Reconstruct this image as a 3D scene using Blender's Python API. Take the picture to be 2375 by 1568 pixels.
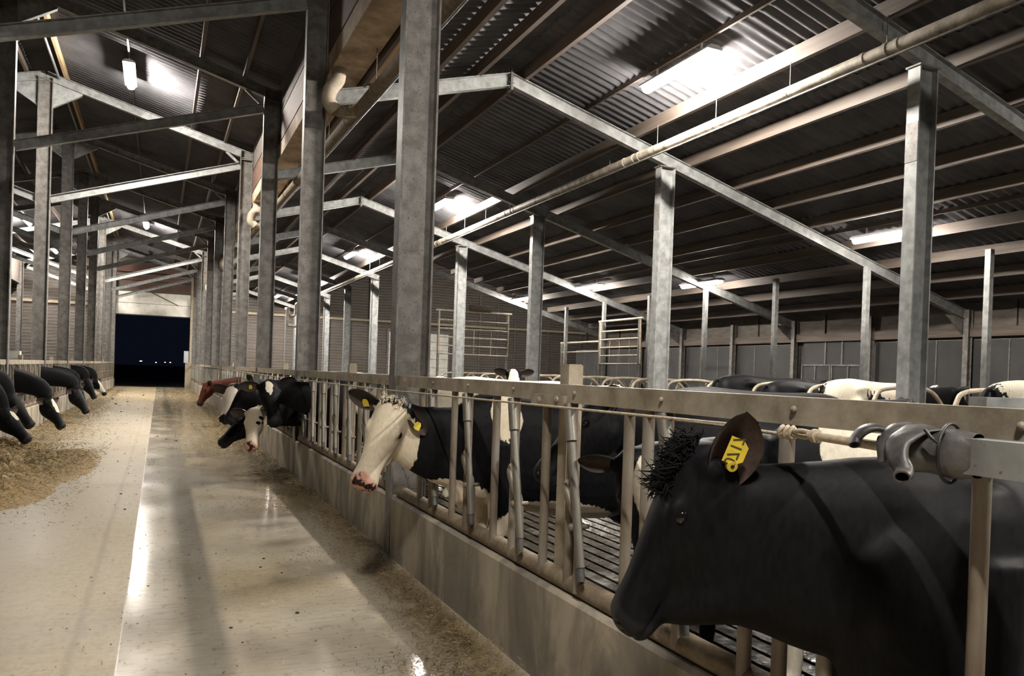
import bpy, bmesh, math, random
import numpy as np
from mathutils import Vector, Matrix

# ------------------------------------------------------------------ scene, camera, world, exposure
for o in list(bpy.data.objects):
    bpy.data.objects.remove(o, do_unlink=True)
SC = bpy.context.scene
COL = SC.collection
random.seed(7)
RNG = np.random.default_rng(11)

cam = bpy.data.cameras.new('camera')
cam.sensor_width = 36.0
cam.sensor_fit = 'HORIZONTAL'
cam.lens = 1806.7 / 2375 * 36.0
cam.shift_y = 102.05 / 2375
cam.clip_end = 2000
CAM = bpy.data.objects.new('camera', cam)
COL.objects.link(CAM)
_yaw, _pit, _rol = .4251, -.0097, .034
_f = Vector((math.sin(_yaw)*math.cos(_pit), math.cos(_yaw)*math.cos(_pit), math.sin(_pit)))
_r = Vector((math.cos(_yaw), -math.sin(_yaw), 0))
_u = _r.cross(_f)
_r2 = _r*math.cos(_rol) + _u*math.sin(_rol)
_u2 = _u*math.cos(_rol) - _r*math.sin(_rol)
_m = Matrix((_r2, _u2, -_f)).transposed().to_4x4()
_m.translation = (0, 0, 1.5234)
CAM.matrix_world = _m
SC.camera = CAM

W = bpy.data.worlds.new('night_sky')
SC.world = W
W.use_nodes = True
W.node_tree.nodes['Background'].inputs[0].default_value = (.20, .27, .55, 1)
W.node_tree.nodes['Background'].inputs[1].default_value = .0022
SC.view_settings.view_transform = 'Standard'
SC.view_settings.look = 'None'
SC.view_settings.gamma = 1.0
SC.view_settings.use_curve_mapping = False
SC.view_settings.exposure = 2.65

# lamp positions: (x, y, z, power scale)
LAMP_STRENGTH = 150.0
RIGHT_LAMPS = [(6.37, -1.1), (6.37, 8.9), (6.37, 18.95), (6.37, 29.0), (6.37, 39.0), (6.37, 48.8)]
OUTER_LAMPS = [(11.8, 5.2), (11.8, 9.95), (12.62, 16.3), (11.8, 20.7), (11.8, 25.4)]
ALLEY_LAMPS = [(-.75, -1.6), (-.75, 18.8), (-.72, 38.8)]
LEFT_LAMPS = [(-5.4, 39.5), (-5.4, 49.2)]
HALL_FILL_LAMPS = [(15.5, 43., 9.1), (22., 43., 9.1)]  # unseen lamps added to brighten the far boards and white door

# ------------------------------------------------------------------ dimensions
YE = 52.7                                   # end wall
def YN(n): return 6.2 + 5*n                 # portal frames
XR, XL, X2, X3, XS = 1.75, -2.45, 7.74, 12.7, 15.8
def roof_right(x):                          # top of the rafters in the right barn
    return 5.43 + .278*(x-1.95) if x < 4.9 else 6.25 - .279*(x-4.9)
def roof_mid(x): return 8.25 - .27*abs(x+2.6)
def roof_left(x):
    x = -5.2 - x
    return roof_right(x)

# ------------------------------------------------------------------ helpers
class MB:
    def __init__(s): s.v = []; s.f = []; s.m = []; s.sm = []
    def add(s, vs, fs, mi=0, smooth=False):
        b = len(s.v); s.v += [tuple(map(float, p)) for p in vs]
        for f in fs: s.f.append([b+i for i in f]); s.m.append(mi); s.sm.append(smooth)
    def box(s, x0, x1, y0, y1, z0, z1, mi=0):
        vs = [(x, y, z) for z in (z0, z1) for y in (y0, y1) for x in (x0, x1)]
        s.add(vs, [(0,2,3,1),(4,5,7,6),(0,1,5,4),(2,6,7,3),(0,4,6,2),(1,3,7,5)], mi)
    def prism(s, prof, p0, p1, u, mi=0, smooth=False):
        """sweep 2-D profile (a along u, b along w) from p0 to p1"""
        p0, p1, u = Vector(p0), Vector(p1), Vector(u).normalized()
        t = (p1-p0).normalized(); u = (u - t*u.dot(t)).normalized(); w = t.cross(u)
        n = len(prof); vs = [p0+u*a+w*b for a, b in prof]+[p1+u*a+w*b for a, b in prof]
        fs = [(i, (i+1) % n, n+(i+1) % n, n+i) for i in range(n)]
        s.add(vs, fs, mi, smooth); s.add(vs[:n], [tuple(range(n))[::-1]], mi); s.add(vs[n:], [tuple(range(n))], mi)
    def bar(s, p0, p1, a, b, u=(0,0,1), mi=0):
        s.prism([(-a/2,-b/2),(a/2,-b/2),(a/2,b/2),(-a/2,b/2)], p0, p1, u, mi)
    def ibeam(s, p0, p1, h, w, u, tf=.012, tw=.009, mi=0):
        s.prism([(-h/2,-w/2),(-h/2+tf,-w/2),(-h/2+tf,-tw/2),(h/2-tf,-tw/2),(h/2-tf,-w/2),(h/2,-w/2),
                 (h/2,w/2),(h/2-tf,w/2),(h/2-tf,tw/2),(-h/2+tf,tw/2),(-h/2+tf,w/2),(-h/2,w/2)], p0, p1, u, mi)
    def tube(s, pts, r, n=10, mi=0, closed=False):
        pts = [Vector(p) for p in pts]; k = len(pts)
        rr = r if isinstance(r, (list, tuple)) else [r]*k
        up = None; rings = []
        for i, p in enumerate(pts):
            if closed: t = (pts[(i+1) % k]-pts[i-1]).normalized()
            else: t = (pts[min(i+1,k-1)]-pts[max(i-1,0)]).normalized()
            if up is None:
                up = Vector((0,0,1)) if abs(t.z) < .9 else Vector((1,0,0))
            up = (up - t*up.dot(t)).normalized(); w = t.cross(up)
            rings.append([p+(up*math.cos(2*math.pi*j/n)+w*math.sin(2*math.pi*j/n))*rr[i] for j in range(n)])
        vs = [q for R in rings for q in R]
        fs = [(i*n+j, i*n+(j+1) % n, (i+1)*n+(j+1) % n, (i+1)*n+j) for i in range(k-1) for j in range(n)]
        if closed: fs += [((k-1)*n+j, (k-1)*n+(j+1) % n, (j+1) % n, j) for j in range(n)]
        s.add(vs, fs, mi, True)
        if not closed:
            s.add(rings[0], [tuple(range(n))[::-1]], mi); s.add(rings[-1], [tuple(range(n))], mi)
    def ell(s, c, r, n=12, m=8, mi=0, rot=None):
        vs = []; fs = []
        for i in range(m+1):
            a = math.pi*i/m
            for j in range(n):
                b = 2*math.pi*j/n
                p = Vector((r[0]*math.sin(a)*math.cos(b), r[1]*math.sin(a)*math.sin(b), r[2]*math.cos(a)))
                if rot is not None: p = rot @ p
                vs.append(Vector(c)+p)
        for i in range(m):
            for j in range(n): fs.append((i*n+j, (i+1)*n+j, (i+1)*n+(j+1) % n, i*n+(j+1) % n))
        s.add(vs, fs, mi, True)
    def mesh(s, name, mats):
        me = bpy.data.meshes.new(name)
        me.from_pydata(s.v, [], s.f)
        for m in (mats if isinstance(mats, (list, tuple)) else [mats]): me.materials.append(m)
        me.polygons.foreach_set('material_index', s.m)
        me.polygons.foreach_set('use_smooth', s.sm)
        me.update(); return me
    def build(s, name, mats, parent=None, loc=None):
        o = bpy.data.objects.new(name, s.mesh(name, mats)); COL.objects.link(o)
        if parent is not None: o.parent = parent
        if loc is not None: o.location = loc
        return o

def tag(o, label=None, cat=None, group=None, kind=None):
    if label: o['label'] = label
    if cat: o['category'] = cat
    if group: o['group'] = group
    if kind: o['kind'] = kind
    return o
def struct(o): o['kind'] = 'structure'; return o
def thing(name, label, cat, loc=(0,0,0), rz=0, group=None):
    o = bpy.data.objects.new(name, None); COL.objects.link(o); o.empty_display_size = .1
    o.location = loc; o.rotation_euler = (0,0,rz); return tag(o, label, cat, group)
def dup(root, loc=None, rz=None, label=None, group=None):
    def rec(o, par):
        c = o.copy(); COL.objects.link(c)
        if par is not None: c.parent = par
        for ch in KIDS.get(o.name, None) or list(o.children): rec(ch, c)
        return c
    r = rec(root, None)
    if loc is not None: r.location = loc
    if rz is not None: r.rotation_euler = (0,0,rz)
    if label: r['label'] = label
    if group: r['group'] = group
    return r
KIDS = {}
ORD = ['first','second','third','fourth','fifth','sixth','seventh','eighth','ninth','tenth','eleventh','twelfth','thirteenth','fourteenth','fifteenth','sixteenth','seventeenth','eighteenth','nineteenth','twentieth','twenty-first','twenty-second']

# ------------------------------------------------------------------ materials
def S(c):
    return tuple((x/255/12.92 if x/255 <= .04045 else ((x/255+.055)/1.055)**2.4) for x in c)
def nmat(name):
    m = bpy.data.materials.new(name); m.use_nodes = True
    nt = m.node_tree; return m, nt, nt.nodes, nt.links, nt.nodes['Principled BSDF']
def ramp(nodes, stops):
    r = nodes.new('ShaderNodeValToRGB'); e = r.color_ramp.elements
    while len(e) < len(stops): e.new(.5)
    for el, (p, c) in zip(e, stops):
        el.position = p; el.color = (*c, 1) if len(c) == 3 else c
    return r
def noise_mat(name, stops, scale=4, rough=.6, metal=0., bump=0., bscale=None, stretch=(1,1,1), detail=5, coord='pos', spec=.5, rough2=None, dist=0):
    m, nt, N, L, B = nmat(name)
    if coord == 'pos': src = N.new('ShaderNodeNewGeometry').outputs['Position']
    else: src = N.new('ShaderNodeTexCoord').outputs['Object']
    mp = N.new('ShaderNodeMapping'); mp.inputs['Scale'].default_value = stretch; L.new(src, mp.inputs['Vector'])
    n = N.new('ShaderNodeTexNoise'); n.inputs['Scale'].default_value = scale; n.inputs['Detail'].default_value = detail
    n.inputs['Roughness'].default_value = .62; n.inputs['Distortion'].default_value = dist
    L.new(mp.outputs[0], n.inputs['Vector'])
    r = ramp(N, stops); L.new(n.outputs['Fac'], r.inputs[0]); L.new(r.outputs[0], B.inputs['Base Color'])
    B.inputs['Roughness'].default_value = rough; B.inputs['Metallic'].default_value = metal
    B.inputs['Specular IOR Level'].default_value = spec
    if rough2 is not None:
        mr = N.new('ShaderNodeMapRange'); mr.inputs[3].default_value = rough; mr.inputs[4].default_value = rough2
        mr.inputs[1].default_value = .35; mr.inputs[2].default_value = .65
        L.new(n.outputs['Fac'], mr.inputs[0]); L.new(mr.outputs[0], B.inputs['Roughness'])
    if bump:
        n2 = N.new('ShaderNodeTexNoise'); n2.inputs['Scale'].default_value = bscale or scale*6; n2.inputs['Detail'].default_value = 4
        L.new(mp.outputs[0], n2.inputs['Vector'])
        b = N.new('ShaderNodeBump'); b.inputs['Strength'].default_value = bump; b.inputs['Distance'].default_value = .008
        L.new(n2.outputs['Fac'], b.inputs['Height']); L.new(b.outputs[0], B.inputs['Normal'])
    return m
def plain(name, c, rough=.5, metal=0., spec=.5):
    m, nt, N, L, B = nmat(name)
    B.inputs['Base Color'].default_value = (*c, 1); B.inputs['Roughness'].default_value = rough
    B.inputs['Metallic'].default_value = metal; B.inputs['Specular IOR Level'].default_value = spec
    return m

def galv_mat(name, c0, c1, rust, amount=.62, metal=.15, rough=.5):
    m, nt, N, L, B = nmat(name)
    pos = N.new('ShaderNodeNewGeometry').outputs['Position']
    a = N.new('ShaderNodeTexNoise'); a.inputs['Scale'].default_value = 9; a.inputs['Detail'].default_value = 8; L.new(pos, a.inputs['Vector'])
    b = N.new('ShaderNodeTexNoise'); b.inputs['Scale'].default_value = 55; b.inputs['Detail'].default_value = 4; L.new(pos, b.inputs['Vector'])
    r = ramp(N, [(.35, c0), (.65, c1)]); L.new(a.outputs['Fac'], r.inputs[0])
    k = ramp(N, [(amount, (0,0,0)), (amount+.07, (1,1,1))]); L.new(b.outputs['Fac'], k.inputs[0])
    mx = N.new('ShaderNodeMix'); mx.data_type = 'RGBA'; L.new(k.outputs[0], mx.inputs[0]); L.new(r.outputs[0], mx.inputs[6])
    mx.inputs[7].default_value = (*rust, 1); L.new(mx.outputs[2], B.inputs['Base Color'])
    B.inputs['Roughness'].default_value = rough; B.inputs['Metallic'].default_value = metal
    return m

MT = {}
MT['galv'] = galv_mat('galvanized steel', (.105,.097,.086), (.195,.186,.172), (.055,.042,.032), .60)
MT['galv_light'] = galv_mat('pale galvanized steel', (.18,.183,.178), (.30,.308,.303), (.125,.108,.087), .67)
MT['rail'] = noise_mat('dirty galvanized rail', [(.3,(.19,.155,.11)), (.5,(.32,.275,.21)), (.72,(.43,.385,.31))], 7, .55, .1, .15, 60)
MT['bar'] = noise_mat('rusty tube', [(.3,(.12,.085,.058)), (.5,(.20,.165,.125)), (.7,(.27,.25,.215))], 6, .5, .2, .1, 60, (1,1,.4))
MT['bar_grey'] = noise_mat('grey tube', [(.3,(.13,.115,.09)), (.7,(.24,.23,.20))], 6, .45, .35, .1, 60, (1,1,.4))
MT['pipe_dirty'] = noise_mat('dirt crusted pipe', [(.3,(.13,.10,.065)), (.7,(.26,.205,.14))], 12, .85, 0, .6, 60)
MT['timber'] = noise_mat('brown timber', [(.3,(.058,.043,.035)), (.7,(.118,.090,.070))], 3, .7, 0, .15, 30, (6,.35,6))
MT['timber_tan'] = noise_mat('tan timber', [(.3,(.32,.22,.12)), (.7,(.50,.36,.21))], 3, .65, 0, .1, 30, (6,.35,6))
MT['sheet'] = noise_mat('fibre cement sheet', [(.3,(.066,.065,.070)), (.7,(.12,.118,.126))], 1.3, .9, 0, .12, 25, spec=.2)
MT['gutter'] = noise_mat('stained concrete gutter', [(.3,(.20,.14,.095)), (.5,(.40,.30,.205)), (.7,(.60,.48,.34))], 2.6, .8, 0, .25, 30)
MT['redboard'] = noise_mat('red brown board', [(.3,(.07,.036,.025)), (.7,(.14,.075,.05))], 3, .7, 0, .1, 20, (4,.4,4))
MT['pvc'] = noise_mat('dusty grey pipe', [(.32,(.14,.11,.08)), (.5,(.32,.28,.22)), (.72,(.50,.45,.38))], 5, .6, 0, .1, 40)
MT['curb'] = noise_mat('stained curb concrete', [(.30,(.15,.132,.11)), (.45,(.235,.205,.165)), (.56,(.38,.33,.255)), (.72,(.46,.405,.32))], 2.6, .7, 0, .3, 70, (1,1,.45), dist=.6)
MT['elbow'] = noise_mat('dusty elbow', [(.3,(.30,.25,.19)), (.7,(.50,.43,.34))], 7, .8, 0, .2, 40)
MT['post'] = noise_mat('concrete post', [(.3,(.26,.215,.15)), (.7,(.42,.36,.27))], 9, .8, 0, .2, 60)
MT['white_panel'] = noise_mat('white door panel', [(.3,(.58,.56,.50)), (.7,(.82,.80,.73))], 3, .5, 0, .05)
MT['board'] = noise_mat('weathered cladding board', [(.3,(.065,.054,.045)), (.7,(.125,.107,.092))], 2.5, .8, 0, .1, 30, (.5,1,4))
MT['lit_ledge'] = plain('painted lit ledge', (.30,.27,.235), .7)  # paler colour paints lamplight onto the board ledges
MT['curtain'] = noise_mat('dark curtain', [(.3,(.022,.022,.022)), (.7,(.040,.039,.038))], 1.5, .7, 0, .1, 12)
MT['rubber'] = noise_mat('worn black rubber', [(.35,(.035,.034,.033)), (.7,(.11,.105,.10))], 14, .45, 0, .25, 40, coord='obj')
MT['black'] = plain('black', (.012,.012,.012), .5)
MT['rope'] = noise_mat('dirty steel rope', [(.3,(.32,.26,.18)), (.7,(.55,.47,.35))], 60, .7, .1, .3, 200)
MT['hoop'] = noise_mat('cubicle tube', [(.3,(.26,.21,.15)), (.7,(.48,.42,.33))], 7, .5, .15)
MT['housing'] = plain('lamp housing', (.55,.55,.55), .4)
MT['yellow'] = noise_mat('yellow tag plastic', [(.3,(.62,.47,.03)), (.7,(.78,.62,.06))], 30, .45)
MT['tagprint'] = plain('tag print', (.05,.04,.01), .6)
MT['eye'] = plain('cow eye', (.008,.006,.005), .08)
MT['nostril'] = plain('nostril', (.01,.007,.006), .5)
MT['innerear'] = noise_mat('inner ear', [(.3,(.02,.013,.010)), (.7,(.06,.035,.026))], 40, .7, coord='obj')
MT['black_hair'] = plain('black hair', (.006,.006,.006), .8, 0, .12)
MT['white_hair'] = plain('white hair', (.72,.64,.48), .8, 0, .1)
MT['box_grey'] = plain('grey box', (.45,.48,.50), .5)

def emit(name, c, s):
    m, nt, N, L, B = nmat(name)
    B.inputs['Base Color'].default_value = (.8,.8,.8,1)
    B.inputs['Emission Color'].default_value = (*c, 1); B.inputs['Emission Strength'].default_value = s
    return m
MT['glow'] = emit('lamp diffuser', (1.0, .935, .85), LAMP_STRENGTH)
MT['glow_dim'] = emit('dim lamp diffuser', (1.0, .93, .84), LAMP_STRENGTH*.2)
MT['far_glow'] = emit('far light', (1.0, .8, .5), 1.6)

def floor_mat():
    m, nt, N, L, B = nmat('feed alley concrete')
    pos = N.new('ShaderNodeNewGeometry').outputs['Position']
    sx = N.new('ShaderNodeSeparateXYZ'); L.new(pos, sx.inputs[0])
    def math_(op, a, b=None, c=None):
        n = N.new('ShaderNodeMath'); n.operation = op
        for i, x in enumerate((a, b, c)):
            if x is None: continue
            if isinstance(x, (int, float)): n.inputs[i].default_value = x
            else: L.new(x, n.inputs[i])
        return n.outputs[0]
    def noise(sc, det=5, st=(1,1,1)):
        mp = N.new('ShaderNodeMapping'); mp.inputs['Scale'].default_value = st; L.new(pos, mp.inputs['Vector'])
        n = N.new('ShaderNodeTexNoise'); n.inputs['Scale'].default_value = sc; n.inputs['Detail'].default_value = det
        L.new(mp.outputs[0], n.inputs['Vector']); return n.outputs['Fac']
    def mix(f, a, b):
        x = N.new('ShaderNodeMix'); x.data_type = 'RGBA'; L.new(f, x.inputs[0])
        for i, q in ((6, a), (7, b)):
            if isinstance(q, tuple): x.inputs[i].default_value = (*q, 1)
            else: L.new(q, x.inputs[i])
        return x.outputs[2]
    def sstep(v, a, b):
        x = N.new('ShaderNodeMapRange'); x.interpolation_type = 'SMOOTHSTEP'; L.new(v, x.inputs[0])
        x.inputs[1].default_value = a; x.inputs[2].default_value = b; return x.outputs[0]
    n1 = noise(1.6, 8, (1,.55,1)); n2 = noise(22, 4, (1,.5,1)); n3 = noise(.5, 3); n4 = noise(90, 2, (1,.35,1))
    base = ramp(N, [(.30,(.34,.30,.24)), (.5,(.45,.405,.33)), (.72,(.53,.475,.385))]); L.new(n1, base.inputs[0])
    yel = ramp(N, [(.3,(.27,.21,.115)), (.7,(.41,.33,.195))]); L.new(n2, yel.inputs[0])
    xw = math_('ADD', sx.outputs[0], math_('MULTIPLY', math_('SUBTRACT', n1, .5), .03))
    left = math_('SUBTRACT', 1.0, sstep(xw, -.165, -.15))
    fade = sstep(xw, -1.5, -.25)
    ky = math_('MULTIPLY', left, math_('ADD', .10, math_('MULTIPLY', fade, .55)))
    c = mix(math_('MULTIPLY', left, .62), base.outputs[0], (.20,.168,.125))
    c = mix(ky, c, yel.outputs[0])
    kr = math_('MULTIPLY', sstep(xw, .33, .42), math_('MULTIPLY', sstep(n3, .38, .62), .75))
    c = mix(kr, c, yel.outputs[0])
    # second older seam in the left film
    seam = math_('MULTIPLY', sstep(xw, -.42, -.38), math_('SUBTRACT', 1.0, sstep(xw, -.38, -.34)))
    c = mix(math_('MULTIPLY', seam, .35), c, (.15,.12,.08))
    n5 = noise(7, 5, (1,5.5,1))
    c = mix(math_('MULTIPLY', sstep(n5, .48, .68), .30), c, (.19,.155,.11))
    dirt = math_('MULTIPLY', sstep(n2, .56, .76), .45)
    c = mix(dirt, c, (.12,.085,.045))
    # feed stains close to both kerbs
    st = math_('MAXIMUM', sstep(xw, 1.2, 1.78), math_('SUBTRACT', 1.0, sstep(xw, -2.3, -1.1)))
    c = mix(math_('MULTIPLY', st, math_('MULTIPLY', sstep(n1, .35, .6), .6)), c, (.16,.115,.06))
    # far alley is trodden with fine feed
    far = sstep(sx.outputs[1], 9, 24)
    c = mix(math_('MULTIPLY', far, .40), c, (.34,.265,.145))
    L.new(c, B.inputs['Base Color'])
    rr = math_('ADD', math_('MULTIPLY', left, .32), .13)
    rr = math_('ADD', rr, math_('MULTIPLY', sstep(n1, .4, .7), .08))
    rr = math_('ADD', rr, math_('MULTIPLY', st, .2))
    L.new(rr, B.inputs['Roughness'])
    B.inputs['Specular IOR Level'].default_value = .33
    b = N.new('ShaderNodeBump'); b.inputs['Strength'].default_value = .05; b.inputs['Distance'].default_value = .004
    L.new(math_('ADD', n4, n2), b.inputs['Height']); L.new(b.outputs[0], B.inputs['Normal'])
    return m
MT['floor'] = floor_mat()
MT['slat'] = noise_mat('wet manure slats', [(.35,(.012,.010,.008)), (.6,(.035,.028,.02)), (.75,(.10,.08,.055))], 5, .12, 0, 1.0, 14, spec=.8, rough2=.4)
MT['pen'] = noise_mat('wet pen concrete', [(.3,(.03,.025,.02)), (.7,(.09,.075,.055))], 2, .3, 0, .4, 20)
MT['outside'] = noise_mat('dark yard', [(.3,(.004,.004,.004)), (.7,(.008,.008,.008))], 1, .9)
MT['silage'] = noise_mat('silage', [(.25,(.10,.066,.022)), (.5,(.26,.175,.07)), (.75,(.45,.325,.15))], 24, .8, 0, .8, 70)
MT['flake'] = noise_mat('dry feed flakes', [(.25,(.06,.042,.016)), (.5,(.20,.14,.055)), (.78,(.42,.32,.16))], 9, .8)
MT['straw'] = plain('pale straw', (.60,.50,.28), .6)
MT['crumb'] = noise_mat('dark crumbs', [(.3,(.02,.014,.008)), (.7,(.06,.04,.02))], 9, .7)

def coat(name, seed=0, thr=None, black=(.0048,.0048,.0055), white=(.68,.62,.50), pink=False, scale=1.15, rough=.56):
    """cow coat; white where attribute patch > 0 (thr None) or where a large noise exceeds thr"""
    m, nt, N, L, B = nmat(name)
    oc = N.new('ShaderNodeTexCoord').outputs['Object']
    mp = N.new('ShaderNodeMapping'); mp.inputs['Location'].default_value = (seed*3.7, seed*1.9, seed*5.3); L.new(oc, mp.inputs['Vector'])
    jag = N.new('ShaderNodeTexNoise'); jag.inputs['Scale'].default_value = 22; jag.inputs['Detail'].default_value = 5
    sm = N.new('ShaderNodeMapping'); sm.inputs['Scale'].default_value = (1.4,1.4,.35); L.new(oc, sm.inputs['Vector']); L.new(sm.outputs[0], jag.inputs['Vector'])
    sub = N.new('ShaderNodeMath'); sub.operation = 'MULTIPLY_ADD'; L.new(jag.outputs['Fac'], sub.inputs[0]); sub.inputs[1].default_value = .22; sub.inputs[2].default_value = -.11
    ad = N.new('ShaderNodeMath'); ad.operation = 'ADD'; L.new(sub.outputs[0], ad.inputs[1])
    if thr is None:
        at = N.new('ShaderNodeAttribute'); at.attribute_name = 'patch'; L.new(at.outputs['Fac'], ad.inputs[0])
        lo, hi = -.012, .012
    else:
        big = N.new('ShaderNodeTexNoise'); big.inputs['Scale'].default_value = scale; big.inputs['Detail'].default_value = 1.5; L.new(mp.outputs[0], big.inputs['Vector'])
        L.new(big.outputs['Fac'], ad.inputs[0]); lo, hi = thr-.008, thr+.008
    k = N.new('ShaderNodeMapRange'); L.new(ad.outputs[0], k.inputs[0]); k.inputs[1].default_value = lo; k.inputs[2].default_value = hi
    fur = N.new('ShaderNodeTexNoise'); fur.inputs['Scale'].default_value = 95; fur.inputs['Detail'].default_value = 3
    fm = N.new('ShaderNodeMapping'); fm.inputs['Scale'].default_value = (.5,1,.22); L.new(oc, fm.inputs['Vector']); L.new(fm.outputs[0], fur.inputs['Vector'])
    wr = ramp(N, [(.25, tuple(x*.78 for x in white)), (.7, white)]); L.new(fur.outputs['Fac'], wr.inputs[0])
    br = ramp(N, [(.3, tuple(x*.75 for x in black)), (.75, tuple(x*1.7 for x in black))]); L.new(fur.outputs['Fac'], br.inputs[0])
    mx = N.new('ShaderNodeMix'); mx.data_type = 'RGBA'; L.new(k.outputs[0], mx.inputs[0]); L.new(br.outputs[0], mx.inputs[6]); L.new(wr.outputs[0], mx.inputs[7])
    mu = N.new('ShaderNodeAttribute'); mu.attribute_name = 'muzzle'
    mx2 = N.new('ShaderNodeMix'); mx2.data_type = 'RGBA'; L.new(mu.outputs['Fac'], mx2.inputs[0]); L.new(mx.outputs[2], mx2.inputs[6])
    if pink:
        pn = N.new('ShaderNodeTexNoise'); pn.inputs['Scale'].default_value = 17; pn.inputs['Detail'].default_value = 2; L.new(oc, pn.inputs['Vector'])
        pr = ramp(N, [(.50, (.56,.31,.23)), (.56, (.035,.022,.018))]); L.new(pn.outputs['Fac'], pr.inputs[0]); L.new(pr.outputs[0], mx2.inputs[7])
    else: mx2.inputs[7].default_value = (.016,.015,.016,1)
    L.new(mx2.outputs[2], B.inputs['Base Color'])
    B.inputs['Roughness'].default_value = rough
    B.inputs['Specular IOR Level'].default_value = .10
    B.inputs['Sheen Weight'].default_value = .012; B.inputs['Sheen Roughness'].default_value = .4
    bp = N.new('ShaderNodeBump'); bp.inputs['Strength'].default_value = .22; bp.inputs['Distance'].default_value = .0022
    L.new(fur.outputs['Fac'], bp.inputs['Height']); L.new(bp.outputs[0], B.inputs['Normal'])
    return m

# ------------------------------------------------------------------ cow builder
def ring(c, R, U, hw, ht, hb, ex=.82, n=22, flare=0.):
    """super-elliptic section: R right axis, U up axis; ht / hb heights above and below c; flare widens (+) or narrows (-) the lower half"""
    out = []
    for j in range(n):
        a = 2*math.pi*j/n
        ca, sa = math.cos(a), math.sin(a)
        x = math.copysign(abs(ca)**ex, ca)*hw
        z = math.copysign(abs(sa)**ex, sa)*(ht if sa > 0 else hb)
        if sa < 0: x *= 1 + flare*(-sa)
        out.append(c + R*x + U*z)
    return out
def loft(mb, rings):
    n = len(rings[0]); vs = [p for r in rings for p in r]
    fs = [(i*n+j, i*n+(j+1) % n, (i+1)*n+(j+1) % n, (i+1)*n+j) for i in range(len(rings)-1) for j in range(n)]
    mb.add(vs, fs, 0, True)
    mb.add(rings[0], [tuple(range(n))[::-1]]); mb.add(rings[-1], [tuple(range(n))])
def interp(tab, t):
    for a, b in zip(tab, tab[1:]):
        if t <= b[0]:
            k = (t-a[0])/(b[0]-a[0]) if b[0] > a[0] else 0
            k = max(0, k)
            return [x+(y-x)*k for x, y in zip(a[1:], b[1:])]
    return list(tab[-1][1:])
def spline(pts, k=6):
    pts = [Vector(p) for p in pts]; P = [pts[0]*2-pts[1]]+pts+[pts[-1]*2-pts[-2]]; out = []
    for i in range(1, len(P)-2):
        for j in range(k):
            t = j/k
            out.append(.5*((2*P[i])+(P[i+1]-P[i-1])*t+(2*P[i-1]-5*P[i]+4*P[i+1]-P[i+2])*t*t+(3*P[i]-P[i-1]-3*P[i+1]+P[i+2])*t**3))
    out.append(pts[-1]); return out

# body: x, top, bottom, half width
BODY = [(-1.64,1.17,.98,.06),(-1.60,1.28,.86,.15),(-1.50,1.375,.74,.225),(-1.30,1.41,.64,.265),(-1.08,1.425,.56,.30),(-.80,1.40,.50,.345),
        (-.50,1.385,.51,.345),(-.25,1.385,.56,.315),(-.05,1.395,.60,.27),(.12,1.395,.63,.235),(.26,1.36,.66,.195),(.38,1.28,.74,.15),(.44,1.2,.84,.09)]
# head: x from poll to nose, top, bottom, half width, flare of the lower half
HEAD = [(-.07,-.05,-.13,.05,0),(-.045,-.012,-.19,.090,0),(0,.010,-.24,.112,-.1),(.06,.012,-.275,.122,-.18),(.12,.010,-.292,.125,-.24),(.17,.008,-.290,.122,-.28),
        (.22,.003,-.270,.111,-.32),(.28,-.004,-.238,.093,-.34),(.34,-.012,-.205,.080,-.32),(.40,-.018,-.180,.074,-.25),(.45,-.019,-.168,.078,-.10),
        (.49,-.020,-.168,.086,-.02),(.52,-.026,-.166,.090,0),(.545,-.040,-.160,.082,0),(.562,-.066,-.142,.056,0)]
BODY = [(a,t*1.03,b_,w) for a,t,b_,w in BODY]
class Frame:
    """head frame: origin at the poll, x to the nose, z out of the forehead"""
    def __init__(s, o, hd, up, sc=1.0):
        s.o = Vector(o); s.x = Vector(hd).normalized(); u = Vector(up)
        s.z = (u-s.x*u.dot(s.x)).normalized(); s.y = s.z.cross(s.x); s.s = sc
    def p(s, x, y, z): return s.o+(s.x*x+s.y*y+s.z*z)*s.s
    def d(s, x, y, z): return s.x*x+s.y*y+s.z*z

def leg_front(mb, x, y, dx=0.):
    pts = [(x+.03,y*.8,1.08),(x+.03,y*.95,.74),(x+.03+dx*.4,y*.98,.54),(x+.05+dx*.8,y*.97,.43),(x+.04+dx,y*.97,.32),(x+.035+dx,y*.97,.17),(x+.045+dx,y*.97,.10),(x+.075+dx,y*.97,.055),(x+.085+dx,y*.97,.0)]
    mb.tube(spline(pts,3), [interp([(0,.15),(.14,.115),(.28,.075),(.40,.067),(.5,.05),(.72,.043),(.8,.052),(.9,.055),(1,.062)], i/24)[0] for i in range(25)], 12)
def leg_hind(mb, x, y, dx=0.):
    pts = [(x+.02,y*.85,1.12),(x+.10,y,.92),(x+.16,y*1.08,.74),(x+.02+dx*.5,y*1.02,.58),(x-.10+dx,y*.98,.47),(x-.085+dx,y*.97,.33),(x-.06+dx,y*.97,.17),(x-.045+dx,y*.97,.10),(x-.015+dx,y*.97,.055),(x-.005+dx,y*.97,.0)]
    mb.tube(spline(pts,3), [interp([(0,.20),(.12,.19),(.24,.145),(.35,.085),(.45,.062),(.56,.048),(.76,.044),(.84,.052),(.92,.055),(1,.062)], i/27)[0] for i in range(28)], 12)

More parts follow.
